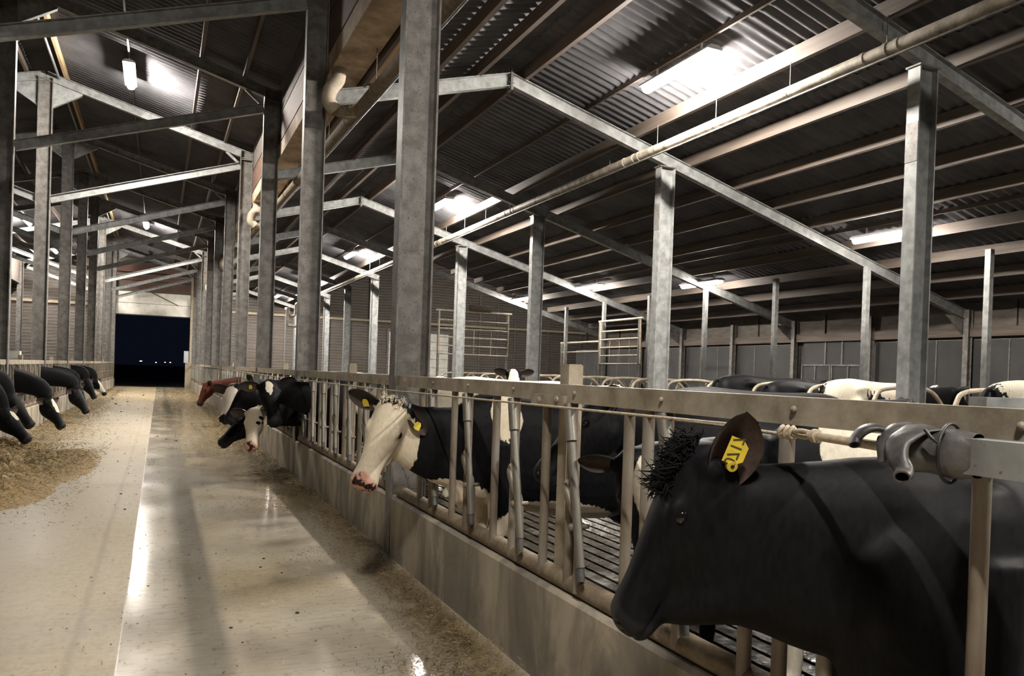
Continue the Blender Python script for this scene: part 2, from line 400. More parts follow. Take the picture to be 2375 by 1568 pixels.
def ear_geo(mb, base, d, nrm, L, w, cup=.55, mi=0, mi_in=1, nu=16, nv=8, droop=0.):
    base, d = Vector(base), Vector(d).normalized(); nrm = Vector(nrm); nrm = (nrm-d*nrm.dot(d)).normalized(); side = nrm.cross(d)
    def surf(off):
        vs = []
        for i in range(nu+1):
            u = i/nu; hw = w*(math.sin(math.pi*min(1, .12+.88*u**1.05))**.55) if i < nu else .004
            for j in range(nv+1):
                v = -1+2*j/nv
                p = base+d*(L*u)+side*(hw*v*(1-.25*cup*abs(v)))+nrm*(hw*cup*v*v - hw*cup*.5 + off*(1-.7*u)) - Vector((0,0,1))*droop*u*u
                vs.append(p)
        return vs
    a, b = surf(.006), surf(-.010); n = nv+1
    F = [(i*n+j, i*n+j+1, (i+1)*n+j+1, (i+1)*n+j) for i in range(nu) for j in range(nv)]
    mb.add(a, F, mi_in, True); mb.add(b, [f[::-1] for f in F], mi, True)
    e = [i*n for i in range(nu+1)]; e2 = [i*n+nv for i in range(nu+1)]; N = len(a)
    mb.add(a+b, [(e[i], e[i+1], N+e[i+1], N+e[i]) for i in range(nu)]+[(e2[i+1], e2[i], N+e2[i], N+e2[i+1]) for i in range(nu)], mi, True)

def cow_mesh(name, mats, fr, neck, voxel=.02, smooth=3, patches=(), legs=True, head=HEAD, ears=None, body=BODY, tail=True, extra=None, earL=.215, earw=.078, leg_dx=(.0,.06,-.05,.08), muz=.43):
    """fr: head Frame; neck: list of (point, half width, upper half height, lower half height) from the chest to the poll"""
    mb = MB(); X, Y, Z = Vector((1,0,0)), Vector((0,1,0)), Vector((0,0,1))
    xs = [body[0][0]]
    while xs[-1] < body[-1][0]-.06: xs.append(xs[-1]+.06)
    xs.append(body[-1][0]); R = []
    for x in xs:
        t, b, hw = interp(body, x); c = b+(t-b)*.46
        R.append(ring(Vector((x,0,c)), Y, Z, hw, t-c, c-b, .86, 26, -.08))
    loft(mb, R)
    # hook bones and shoulder blades, brisket
    for s in (-1, 1):
        mb.ell((-1.12,s*.215,1.315), (.13,.07,.06)); mb.ell((.04,s*.15,.96), (.20,.11,.34)); mb.ell((-1.5,s*.1,1.265),(.08,.05,.06)); mb.ell((-1.2,s*.12,.95),(.26,.18,.34))
    mb.ell((.28,0,.84), (.16,.11,.24))
    if legs:
        for k, s in enumerate((-1, 1)):
            leg_front(mb, 0.04, s*.16, leg_dx[k]); leg_hind(mb, -1.34, s*.19, leg_dx[2+k])
        mb.ell((-1.08,0,.57), (.23,.17,.15))
    # neck
    npt = spline([q[0] for q in neck], 5); m = len(npt)-1; tab = [(i/(len(neck)-1),)+tuple(q[1:]) for i, q in enumerate(neck)]
    R = []
    for i, p in enumerate(npt):
        t = (npt[min(i+1,m)]-npt[max(i-1,0)]).normalized()
        up = (Z-t*Z.dot(t)); up = up.normalized() if up.length > .25 else (fr.z-t*fr.z.dot(t)).normalized()
        hw, ht, hb = interp(tab, i/m)
        R.append(ring(p, t.cross(up)*-1, up, hw, ht, hb, .9, 22))
    loft(mb, R)
    # head
    R = []
    hx = [head[0][0]]
    while hx[-1] < head[-1][0]-.02: hx.append(hx[-1]+.02)
    hx.append(head[-1][0])
    for x in hx:
        t, b, hw, fl = interp(head, x); c = b+(t-b)*.55
        R.append(ring(fr.p(x,0,c), fr.y*-1, fr.z, hw*fr.s, (t-c)*fr.s, (c-b)*fr.s, .80, 26, fl))
    loft(mb, R)
    rot = Matrix((fr.x, fr.y, fr.z)).transposed()
    for s in (-1, 1):
        mb.ell(fr.p(.165,s*.098,-.040), (.045*fr.s,.022*fr.s,.030*fr.s), rot=rot)       # brow
        mb.ell(fr.p(.10,s*.075,-.17), (.085*fr.s,.045*fr.s,.085*fr.s), rot=rot)         # jaw muscle
        mb.ell(fr.p(.27,s*.062,-.075), (.07*fr.s,.022*fr.s,.022*fr.s), rot=rot)         # cheek crest
        mb.ell(fr.p(.515,s*.048,-.052), (.028*fr.s,.026*fr.s,.028*fr.s), rot=rot)       # nostril wing
        mb.tube([fr.p(.02,s*.075,-.07), fr.p(.0,s*.135,-.075)], [.045*fr.s,.032*fr.s], 10)   # ear root
    mb.ell(fr.p(.47,0,-.155), (.06*fr.s,.052*fr.s,.022*fr.s), rot=rot)                  # chin
    if extra: extra(mb, fr)
    me = mb.mesh(name+'_raw', [])
    o = bpy.data.objects.new('tmp', me); COL.objects.link(o)
    r = o.modifiers.new('r', 'REMESH'); r.mode = 'VOXEL'; r.voxel_size = voxel; r.use_smooth_shade = True
    s_ = o.modifiers.new('s', 'SMOOTH'); s_.factor = .5; s_.iterations = smooth
    dg = bpy.context.evaluated_depsgraph_get(); dg.update()
    em = bpy.data.meshes.new_from_object(o.evaluated_get(dg))
    n = len(em.vertices); co = np.empty(n*3); em.vertices.foreach_get('co', co); co = co.reshape(-1,3)
    loops = np.empty(len(em.loops), int); em.loops.foreach_get('vertex_index', loops)
    st = np.empty(len(em.polygons), int); em.polygons.foreach_get('loop_start', st)
    tot = np.empty(len(em.polygons), int); em.polygons.foreach_get('loop_total', tot)
    A_ = np.array([fr.x, fr.y, fr.z]); h_ = ((co-np.array(fr.o)) @ A_.T)/fr.s
    near = (h_[:,0] > .30) & (h_[:,0] < .62) & (np.abs(h_[:,1]) < .14) & (h_[:,2] < .06) & (h_[:,2] > -.24)
    ml = -.122-.16*(.545-h_[:,0])+.9*np.clip(h_[:,0]-.545,0,1)
    dep = near*np.exp(-((h_[:,2]-ml)/max(.007, voxel*.8))**2)*np.clip((h_[:,0]-.39)/.05,0,1)*.011
    for s_g in (-1, 1):
        q_ = np.sqrt(((h_[:,0]-.548)/.017)**2+((h_[:,1]-s_g*.050)/.013)**2+((h_[:,2]+.062)/.019)**2); dep = np.maximum(dep, near*np.exp(-(q_**2))*.022)
    ctr = np.stack([np.full(len(co), .44), np.zeros(len(co)), np.full(len(co), -.11)], 1); dv = ctr-h_; dv /= np.linalg.norm(dv, axis=1)[:,None]+1e-9
    co = co+(dv*dep[:,None]*fr.s) @ A_
    fin = MB(); fin.v = [tuple(p) for p in co]; fin.f = [loops[a:a+b].tolist() for a, b in zip(st, tot)]
    fin.m = [0]*len(fin.f); fin.sm = [True]*len(fin.f)
    bpy.data.objects.remove(o); bpy.data.meshes.remove(em); bpy.data.meshes.remove(me)
    if ears is None: ears = [(-1, (-.15,-1,.05), (.75,0,.55)), (1, (-.15,1,.05), (.75,0,.55))]
    for e in ears:
        s, d, nr = e[:3]; k = e[3] if len(e) > 3 else 1
        ear_geo(fin, e[4] if len(e) > 4 else fr.p(.0,s*.118,-.075), fr.d(*d), fr.d(*nr), earL*fr.s*k, earw*fr.s*k)
    if tail: fin.tube(spline([(-1.58,0,1.36),(-1.66,0,1.30),(-1.69,0,1.05),(-1.68,.02,.75)],4), .024, 8)
    if tail: fin.tube(spline([(-1.68,.02,.78),(-1.68,.02,.62),(-1.67,.03,.42)],4), [.03,.035,.042,.045,.045,.04,.032,.02,.008], 8)
    M = fin.mesh(name, mats)
    V = np.array(fin.v)
    pv = np.full(len(V), -1.0)
    for sgn, c, r_, *rest in patches:            # (+1 white / -1 black, centre, radii, optional frame axes)
        A = rest[0] if rest else np.eye(3)
        q = ((V-np.array(c)) @ np.array(A).T)/np.array(r_)
        d_ = 1-np.sqrt((q**2).sum(1))
        d_ = d_*np.min(r_)/.25
        pv = np.maximum(pv, d_) if sgn > 0 else np.minimum(pv, -d_)
    a = M.attributes.new('patch', 'FLOAT', 'POINT'); a.data.foreach_set('value', np.clip(pv, -1, 1).astype(np.float32))
    A = np.array([fr.x, fr.y, fr.z]); h = ((V-np.array(fr.o)) @ A.T)/fr.s
    mz = np.clip((h[:,0]-muz-.03*np.sin(h[:,1]*30)*0)/.02, 0, 1)*(np.abs(h[:,1]) < .13)*(h[:,2] > -.25)*(h[:,2] < .1)*(h[:,0] < .65)
    mz *= np.clip((h[:,0]-.47-(np.abs(h[:,1])-.03)*.5)/.012, 0, 1)
    a = M.attributes.new('muzzle', 'FLOAT', 'POINT'); a.data.foreach_set('value', mz.astype(np.float32))
    return M
def fax(fr): return [list(fr.x), list(fr.y), list(fr.z)]
def cow_face(root, fr, nostrils=True, ey=.109):
    rot_ = Matrix((fr.x, fr.y, fr.z)).transposed()
    for s in (-1, 1):
        b = MB(); b.ell(fr.p(.172,s*ey,-.060), (.0235*fr.s,.019*fr.s,.0185*fr.s), 16, 10, rot=rot_); b.build('eye', MT['eye'], root)
        if nostrils:
            b = MB(); b.ell(fr.p(.538,s*.050,-.063), (.012*fr.s,.010*fr.s,.016*fr.s), 10, 6, rot=Matrix((fr.x, fr.y, fr.z)).transposed()); b.build('nostril', MT['nostril'], root)
def ear_tag(root, fr, p, d, up, w=.052, h=.062, text=None, button=True, small=False):
    p, d, up = Vector(p), Vector(d).normalized(), Vector(up); up = (up-d*up.dot(d)).normalized(); s = d.cross(up)
    b = MB(); prof = [(-w*.5,-h*.5),(w*.5,-h*.5),(w*.5,h*.15),(w*.28,h*.5),(-w*.28,h*.5),(-w*.5,h*.15)]
    vs = [p+s*a+up*c-d*.002 for a, c in prof]+[p+s*a+up*c+d*.0015 for a, c in prof]
    n = 6; b.add(vs, [tuple(range(n))[::-1], tuple(range(n,2*n))]+[(i,(i+1)%n,n+(i+1)%n,n+i) for i in range(n)])
    t = b.build('ear_tag', MT['yellow'], root)
    if text:
        cu = bpy.data.curves.new('tag_number', 'FONT'); cu.body = text; cu.size = w*.62; cu.align_x = 'CENTER'; cu.align_y = 'CENTER'; cu.extrude = .0006; cu.space_character = .95
        o = bpy.data.objects.new('tmp', cu); COL.objects.link(o); dg = bpy.context.evaluated_depsgraph_get(); dg.update()
        me = bpy.data.meshes.new_from_object(o.evaluated_get(dg)); bpy.data.objects.remove(o)
        me.materials.clear(); me.materials.append(MT['tagprint'])
        M4 = Matrix((s, up, d)).transposed().to_4x4(); M4.translation = p+d*.002-up*h*.13
        me.transform(M4); q = bpy.data.objects.new('tag_number', me); COL.objects.link(q); q.parent = t
    return t
def hair(root, pts, nrm, L, n, mat, seed=0, spread=.5, w=.0022, curl=.5, name='hair_tuft'):
    """curved tapering locks rooted at the given points"""
    rg = random.Random(seed); b = MB()
    for _ in range(n):
        i = rg.randrange(len(pts)); p = Vector(pts[i])+Vector([rg.uniform(-1,1)*.018 for _ in range(3)])
        d = (Vector(nrm[i] if isinstance(nrm, list) else nrm)+Vector([rg.uniform(-1,1)*spread for _ in range(3)])).normalized(); l = L*rg.uniform(.45,1.1)
        k = Vector([rg.uniform(-1,1) for _ in range(3)])*curl*l
        q = [p-d*.008, p+d*l*.4+k*.1, p+d*l*.75+k*.35, p+d*l*.95+k*.75]
        b.tube(q, [w, w*.95, w*.65, w*.15], 5)
    return b.build(name, mat, root)
# ------------------------------------------------------------------ floor, walls, roof sheets
b = MB(); b.box(-2.46, 1.76, -8, YE+.3, -.12, 0); struct(b.build('floor', MT['floor']))
b = MB(); b.box(-16, 36, -9, YE+.3, -1.4, -1.2); struct(b.build('floor', MT['black']))
b = MB()                                                         # slatted walkway behind the feed fence
x = 1.98
while x < 7.3:
    b.box(x, x+.118, -6, YE, -.16, -.03); x += .155
struct(b.build('floor', MT['slat']))
b = MB(); b.box(7.3, 15.9, -6, YE, -.3, .12); b.box(15.9, 33, 26.4, YE, -.3, .0); struct(b.build('floor', MT['pen']))
b = MB(); b.box(-14.2, -2.66, -6, YE, -.2, -.03); struct(b.build('floor', MT['pen']))
b = MB(); b.box(-60, 60, YE+.3, 420, -.3, -.03); struct(b.build('floor', MT['outside']))

def corr(name, pts, y0, y1, pitch=.177, amp=.024, mat='sheet'):
    """corrugated roof sheets on the cross section pts (x, z); waves run down the slope"""
    b = MB(); n = max(2, int((y1-y0)/pitch*8)); 
    for s, ((xa, za), (xb, zb)) in enumerate(zip(pts, pts[1:])):
        vs = []
        for i in range(n+1):
            y = y0+(y1-y0)*i/n; w = amp*math.sin(2*math.pi*(y-y0)/pitch)
            vs += [(xa, y, za+w+.014*(s % 2)), (xb, y, zb+w+.014*(s % 2))]
        b.add(vs, [(2*i, 2*i+1, 2*i+3, 2*i+2) for i in range(n)], 0, True)
        vs2 = [(p[0], p[1], p[2]+.012) for p in vs]
        b.add(vs2, [(2*i+2, 2*i+3, 2*i+1, 2*i) for i in range(n)], 0, True)
    return struct(b.build(name, MT[mat]))
def slope(f, x0, x1, k, up=.21): return [(x0+(x1-x0)*i/k, f(x0+(x1-x0)*i/k)+up) for i in range(k+1)]
corr('ceiling', slope(roof_right, 2.5, 4.9, 2), -6, YE)
corr('ceiling', slope(roof_right, 4.9, 8.1, 2), -6, YE)
corr('ceiling', slope(roof_right, 8.1, 16.0, 5), -6, 26.35)
corr('ceiling', slope(roof_mid, -2.25, 2.3, 3), -6, YE)
corr('ceiling', slope(roof_mid, -7.5, -2.95, 3), -6, YE)
corr('ceiling', slope(roof_left, -14.2, -7.3, 3), -6, YE)
b = MB(); b.box(8.1, 33.2, 26.35, YE+.2, 9.3, 9.4); struct(b.build('ceiling', MT['sheet']))
b = MB(); b.box(8.05, 8.12, 26.35, YE, 5.55, 9.3); b.box(8.05, 33.2, 26.3, 26.4, 5.9, 9.3); b.box(16.0, 33.2, 26.3, 26.4, 0, 5.9); struct(b.build('wall_annex', MT['sheet']))
b = MB(); b.box(33.0, 33.2, 26.4, YE, 0, 9.3); struct(b.build('wall_annex', MT['board']))
b = MB(); b.box(-14.3, -14.15, -6, YE, -.2, 6); struct(b.build('wall_left', MT['board']))

# end wall: lapped boards round the openings, girt and studs
def clad(b, x0, x1, z0, z1, y, step=.19):
    z = z0
    while z < z1-.02:
        t = min(z+step, z1)
        b.add([(x0,y,z),(x1,y,z),(x1,y-.004,t-.022),(x0,y-.004,t-.022)], [(0,1,2,3)], 0)
        b.add([(x0,y-.004,t-.022),(x1,y-.004,t-.022),(x1,y-.030,t-.018),(x0,y-.030,t-.018)], [(0,1,2,3)], 1)
        b.add([(x0,y-.030,t-.018),(x1,y-.030,t-.018),(x1,y-.030,t),(x0,y-.030,t)], [(0,1,2,3)], 1)
        b.add([(x0,y-.030,t),(x1,y-.030,t),(x1,y,t),(x0,y,t)], [(0,1,2,3)], 1)
        z = t
b = MB()
clad(b, -14.2, -2.62, 0, 8.3, YE); clad(b, 1.80, 14.35, 0, 8.3, YE); clad(b, 14.35, 18.75, 4.22, 9.3, YE); clad(b, 18.75, 33.1, 0, 9.3, YE); clad(b, -2.62, 1.80, 6.62, 8.3, YE)
b.box(-14.2, -2.62, YE+.02, YE+.12, 0, 9.3); b.box(1.8, 14.35, YE+.02, YE+.12, 0, 9.3); b.box(14.35, 18.75, YE+.02, YE+.12, 4.2, 9.3); b.box(18.75, 33.1, YE+.02, YE+.12, 0, 9.3); b.box(-2.62, 1.8, YE+.02, YE+.12, 6.6, 9.3)
struct(b.build('wall_back', [MT['board'], MT['lit_ledge']]))
def trim(i, *boxes, mat='galv'):
    b = MB()
    for q in boxes: b.box(*q)
    return struct(b.build('trim_%d' % i, MT[mat]))
trim(1, (-14.2,-2.7,YE-.16,YE-.03,4.80,4.96), (1.85,33,YE-.16,YE-.03,4.80,4.96), (1.85,4.4,YE-.16,YE-.03,5.7,5.84), mat='post')
k = 2
for xs in ((-13.2,-11.9,-10.6,-9.3,-7.9,-6.55,-5.25,-3.95), (3.2,4.6,6.0,7.4,8.8,10.2,11.6,13.0), (19.7,21.1,22.5,23.9,25.3,26.7,28.1,29.5)):
    for xx in xs: trim(k, (xx-.05,xx+.05,YE-.13,YE-.03,0,8.2 if xx < 15 else 9.2), mat='galv'); k += 1
trim(k, (-2.72,-2.50,YE-.35,YE-.02,0,6.7), mat='post'); k += 1
trim(k, (1.66,1.86,YE-.35,YE-.02,0,6.7), mat='post'); k += 1
trim(k, (-2.6,1.8,YE-.3,YE-.02,6.45,6.75), (-2.6,1.8,YE-.26,YE-.02,6.95,7.4), mat='redboard'); k += 1
# raised sectional door of the alley, with its row of small windows
d1 = thing('door_1', None, None, (0,YE-.18,0)); d1['kind'] = 'structure'
b = MB()
for z0, z1 in ((4.38,5.06),(5.08,5.76)):
    b.box(-2.48, 1.64, -.02, .04, z0, z1)
    for q in range(5): b.box(-2.48, 1.64, -.03, -.015, z0+.06+q*.125, z0+.075+q*.125)
b.build('door_panel', MT['white_panel'], d1)
b = MB(); b.box(-2.48, 1.64, -.02, .04, 5.78, 6.44); b.build('door_panel', MT['timber'], d1)
for i in range(4):
    b = MB(); b.box(-2.2+i*1.0, -1.5+i*1.0, -.035, -.015, 5.92, 6.28); b.build('pane', MT['redboard'], d1)
b = MB(); b.box(-2.48, 1.64, -.05, .06, 4.33, 4.39); b.build('rubber_seal', MT['black'], d1)
b = MB()
b.bar((-1.5,-.12,6.2),(.95,-.12,5.05),.05,.05); b.build('lift_cable_arm', MT['timber'], d1)
d2 = thing('door_2', None, None, (0,YE-.05,0)); d2['kind'] = 'structure'
b = MB()
for q in range(7): b.box(14.37, 18.73, -.03, .03, q*.602+.01, q*.602+.59)
b.build('door_panel', MT['white_panel'], d2)
b = MB(); b.box(14.25, 18.85, -.06, .05, 4.2, 4.4); b.box(14.25,14.37,-.06,.05,0,4.2); b.box(18.73,18.85,-.06,.05,0,4.2); b.build('door_frame', MT['galv'], d2)
# side wall of the right barn
b = MB(); b.box(XS, XS+.2, -6, 26.4, -.2, .95); b.box(XS+.05, XS+.15, -6, 26.4, 2.86, 3.4); b.box(XS+.16, XS+.2, -6, 26.4, .9, 2.9)
for i in range(14): b.box(XS-.005, XS+.05, -5.6+2.5*i+.8, -5.6+2.5*i+.86, 2.86, 3.4)
struct(b.build('wall_right', MT['board']))
b = MB(); b.box(XS-.06, XS+.02, -6, 26.4, 2.66, 2.86); struct(b.build('trim_%d' % k, MT['timber'])); k += 1
for i in range(13):
    y = -3.8+2.5*i
    if y > 26.3: break
    if abs(y-13.7) > .1:
        b = MB(); b.box(XS+.06, XS+.10, y+.06, y+2.44, .9, 2.60)
        for q in (.8, 1.65): b.box(XS+.045, XS+.06, y+q, y+q+.02, .9, 2.6, 1)
        b.tube([(XS+.08,y+.06,2.6),(XS+.08,y+2.44,2.6)], .02, 6, 1)
        tag(b.build('wind_curtain', [MT['curtain'], MT['galv']]), 'dark grey wind curtain stretched in the %s side wall bay counted from the near right' % ORD[max(0,i-1)], 'curtain', 'side wall curtains')
    if y > 0: tag((lambda q: q)(MB()) and (lambda q: (q.ibeam((XS-.06,y,-.1),(XS-.06,y,roof_right(XS-.1)),.14,.12,(1,0,0)), q.build('side_post', MT['galv']))[1])(MB()),
        'thin grey steel post on the dark side wall, %s from the right' % ORD[i-2 if i > 1 else 0], 'post', 'side wall posts')
d3 = thing('door_3', None, None, (XS+.05,13.7,0)); d3['kind'] = 'structure'
b = MB(); b.box(-.02,.02,.25,2.25,.2,2.66); b.build('door_panel', MT['curtain'], d3)
b = MB()
for y in (.22,.70,1.22,1.28,1.78,2.24): b.box(-.05,-.02,y,y+.035,.2,2.05)
for z in (.25,1.22,2.02): b.box(-.05,-.02,.22,2.27,z,z+.04)
b.box(-.05,-.02,.9,.94,2.06,2.66); b.box(-.05,-.02,1.45,1.49,2.06,2.66)
b.build('door_frame', MT['galv'], d3)

# clerestory boards and gutter above the right column row
b = MB(); b.box(2.055, 2.085, -6, YE, 5.98, 6.52); struct(b.build('trim_%d' % k, MT['redboard'])); k += 1
b = MB(); b.box(2.06, 2.08, -6, YE, 6.56, 7.2); struct(b.build('trim_%d' % k, MT['board'])); k += 1
b = MB(); b.box(-7.3, -7.28, -6, YE, 5.7, 7.2); struct(b.build('trim_%d' % k, MT['board'])); k += 1
g = thing('valley_gutter', 'long stained concrete coloured gutter box above the right column row', 'gutter', (0,0,0))
b = MB(); b.prism([(0,0),(0,.28),(.46,.28),(.46,0),(.42,0),(.42,.24),(.04,.24),(.04,0)], (2.06,-6,5.96), (2.06,YE-.4,5.96), (1,0,0)); b.build('trough', MT['gutter'], g)
b = MB(); b.box(2.545, 2.60, -6, YE-.4, 5.60, 5.80); b.build('edge_board', MT['timber'], g)
b = MB(); b.box(2.60, 2.80, -6, YE-.4, 5.665, 5.69); b.build('soffit_panel', MT['timber_tan'], g)

# ------------------------------------------------------------------ steel frame
rc = None
for n in range(0, 10):
    lab = 'grey steel H column with bare web, %s from the camera in the right feed fence row' % ORD[n]
    if rc is None:
        rc = thing('steel_column', lab, 'column', (XR, YN(n), 0), 0, 'columns of the right fence row')
        b = MB(); b.ibeam((.15,.08,0),(.15,.08,7.05),.30,.16,(1,0,0),.016,.012); b.build('column_shaft', MT['galv'], rc)
        b = MB(); b.box(.02,.28,-.01,.17,6.80,6.82); b.box(.014,.03,.0,.16,5.2,5.5); b.build('cap_plate', MT['galv'], rc)
    else: dup(rc, (XR, YN(n), 0), label=lab)
lc = None
for n in range(0, 10):
    lab = 'grey steel H column rising to the alley ridge, %s from the camera in the left fence row' % ORD[n]
    if lc is None:
        lc = thing('steel_column', lab, 'column', (XL-.30, YN(n), 0), 0, 'columns of the left fence row')
        b = MB(); b.ibeam((.15,.08,0),(.15,.08,8.10),.30,.16,(1,0,0),.016,.012); b.build('column_shaft', MT['galv'], lc)
    else: dup(lc, (XL-.30, YN(n), 0), label=lab)
wc = None
for n in range(2, 10):
    lab = 'grey steel column at the far left under the left valley, %s of its row' % ORD[n-2]
    if wc is None:
        wc = thing('steel_column', lab, 'column', (-7.25, YN(n), 0), 0, 'columns of the far left row')
        b = MB(); b.ibeam((0,.08,-.03),(0,.08,7.0),.30,.16,(1,0,0),.016,.012); b.build('column_shaft', MT['galv'], wc)
    else: dup(wc, (-7.25, YN(n), 0), label=lab)
ic = None
for n in range(0, 10):
    lab = 'grey steel column under the long pipe in the pen, %s from the camera in that row' % ORD[n]
    if ic is None:
        ic = thing('pen_column', lab, 'column', (X2, YN(n), 0), 0, 'columns of the pen row')
        b = MB(); b.ibeam((.15,.08,0),(.15,.08,5.18),.30,.16,(1,0,0),.016,.012); b.build('column_shaft', MT['galv_light'], ic)
        b = MB(); b.box(-.004,.0,.0,.16,4.1,4.55); b.box(-.02,.32,-.02,.18,5.18,5.2); b.build('cap_plate', MT['galv'], ic)
    else: dup(ic, (X2, YN(n), 0), label=lab)
pp = 0
for i in range(0, 10):
    y = 3.7+2.5*i
    lab = 'slim pale post standing among the cubicles, %s from the right of its row' % ORD[pp]; pp += 1
    b = MB(); b.box(-.05,.05,-.05,.05,0,roof_right(X3)-.17); tag(b.build('cubicle_post', MT['galv_light'], None, (X3, y, 0)), lab, 'post', 'posts among the cubicles')
def rafter(n, full):
    y = YN(n)+.08
    t = thing('roof_rafter', 'pale steel portal rafter over the right pen, %s frame from the camera' % ORD[n], 'rafter', (0, y, 0), 0, 'rafters over the right pen')
    b = MB(); h = .10
    e = XS-.05 if full else 8.05
    b.ibeam((2.05,0,roof_right(2.05)-h),(4.9,0,roof_right(4.9)-h),.2,.12,(0,0,1)); b.ibeam((4.9,0,roof_right(4.9)-h),(e,0,roof_right(e)-h),.2,.12,(0,0,1)); b.build('beam', MT['galv_light'], t)
    b = MB(); b.box(4.885,4.90,-.07,.07,5.98,6.32); b.box(4.905,4.92,-.07,.07,5.98,6.32)
    for z in (6.02,6.10,6.2,6.28):
        for yy in (-.04,.04): b.tube([(4.86,yy,z),(4.945,yy,z)], .012, 6)
    b.build('splice_plate', MT['galv'], t)
    if full:
        b = MB(); b.prism([(0,0),(-.55,.0),(0,.40)], (XS-.13,-.008,roof_right(XS-.2)-.16), (XS-.13,.008,roof_right(XS-.2)-.16), (1,0,0)); b.build('haunch_bracket', MT['galv'], t)
    return t
r0 = rafter(0, True)
for n in range(1, 5): dup(r0, (0, YN(n)+.08, 0), label='pale steel portal rafter over the right pen, %s frame from the camera' % ORD[n])
r5 = rafter(5, False)
for n in range(6, 10): dup(r5, (0, YN(n)+.08, 0), label='pale steel portal rafter over the right pen, %s frame from the camera' % ORD[n])
def mid_frame(n):
    t = thing('ridge_rafter', 'pale steel rafter pair meeting over the left column row, %s frame from the camera' % ORD[n], 'rafter', (0, YN(n)+.08, 0), 0, 'rafters over the feed alley')
    b = MB(); h = .10
    for s in (-1, 1): b.ibeam((-2.6,0,8.25-h),(-2.6+s*4.55,0,roof_mid(1.95)-h),.2,.12,(0,0,1))
    b.build('beam', MT['galv_light'], t)
    for s in (-1, 1):
        b = MB(); x0 = -2.6+s*.15
        b.add([(x0,-.008,8.02),(x0+s*.62,-.008,7.87),(x0+s*.60,-.008,7.80),(x0,-.008,7.42),(x0,.008,8.02),(x0+s*.62,.008,7.87),(x0+s*.60,.008,7.80),(x0,.008,7.42)],
              [(0,1,2,3),(7,6,5,4),(0,4,5,1),(1,5,6,2),(2,6,7,3),(3,7,4,0)])
        b.bar((x0+s*.60,0,7.80),(x0,0,7.42),.012,.10,(0,0,1)); b.build('haunch_bracket', MT['galv_light'], t)
        b = MB(); b.bar((-2.6+s*4.0,0,roof_mid(1.4)-.2),(-2.6+s*4.3,0,6.72),.06,.05); b.build('knee_brace', MT['galv_light'], t)
    return t
m0 = mid_frame(0)
for n in range(1, 10): dup(m0, (0, YN(n)+.08, 0), label='pale steel rafter pair meeting over the left column row, %s frame from the camera' % ORD[n])
tb = None
for s, w in ((1, 'right'), (-1, 'left')):
    for n in range(0, 10):
        lab = 'sloping steel strut rising %s from the left columns, %s frame from the camera' % (w, ORD[n])
        b = MB(); b.ibeam((-2.6+s*.15,0,5.27),(-2.6+s*4.35,0,6.65),.18,.10,(0,0,1))
        tag(b.build('alley_strut', MT['galv_light'], None, (0, YN(n)+.08, 0)), lab, 'strut', 'struts over the feed alley')
# purlins, one line each
def purlin(x, z, y0, y1, lab, w=.07, h=.19, mat='timber', grp=None):
    b = MB(); b.box(x-w/2, x+w/2, y0, y1, z, z+h); return tag(b.build('roof_purlin', MT[mat]), lab, 'purlin', grp)
for i, x in enumerate((2.78, 3.55, 4.35)): purlin(x, roof_right(x), -6, YE-.05, 'dark timber purlin on the short roof slope beside the gutter, %s from the gutter' % ORD[i], grp='purlins of the short slope')
for i, x in enumerate((5.15, 7.25)): purlin(x, roof_right(x), -6, YE-.05, 'long timber purlin on the right roof slope, %s below the ridge' % ORD[i], grp='purlins of the long slope', h=.21)
for i, x in enumerate((8.4, 9.4, 10.3, 11.2, 12.3, 13.3, 14.2, 15.1)): purlin(x, roof_right(x), -6, 26.3, 'long timber purlin on the right roof slope, %s below the ridge' % ORD[i+2], grp='purlins of the long slope')
for i, x in enumerate((-2.2, .58, 1.37)): purlin(x, roof_mid(x), -6, YE-.05, 'timber purlin over the feed alley, %s to the right of the ridge' % ORD[i], grp='purlins over the alley', w=.06, mat='timber_tan' if i == 0 else 'timber')
for i, x in enumerate((-3.0, -4.3, -6.4)): purlin(x, roof_mid(x), -6, YE-.05, 'timber purlin left of the alley ridge, %s from it' % ORD[i], grp='purlins left of the ridge', w=.06)
for i, x in enumerate((-8.2, -9.6, -11, -12.4)): purlin(x, roof_left(x), -6, YE-.05, 'timber purlin over the far left pen, %s from its gutter' % ORD[i], grp='purlins of the far left')
b = MB(); b.prism([(-.42,0),(-.42,-.02),(0,-.18),(.42,-.02),(.42,0),(0,-.16)], (-2.6,-6,8.58), (-2.6,YE-.05,8.58), (1,0,0)); struct(b.build('ceiling', MT['sheet']))
b = MB(); b.tube([(-2.34,-6,8.13),(-2.34,YE-.1,8.13)], .03, 8); tag(b.build('conduit', MT['galv_light']), 'pale conduit tube running under the ridge of the feed alley', 'conduit')

for lab, x, f, y1 in (('thin mounting batten carrying the lamps below the pen ridge', 6.37, roof_right, YE-.05), ('thin mounting batten carrying the lamps over the feed alley', -.75, roof_mid, YE-.05),
                  ('thin mounting batten carrying the lamps left of the alley ridge', -5.4, roof_mid, YE-.05), ('thin mounting batten carrying the lamps over the cubicles', 11.8, roof_right, 26.3)):
    b = MB(); b.box(x-.018, x+.018, -6, y1, f(x)+.12, f(x)+.19); tag(b.build('lamp_batten', MT['timber']), lab, 'batten')
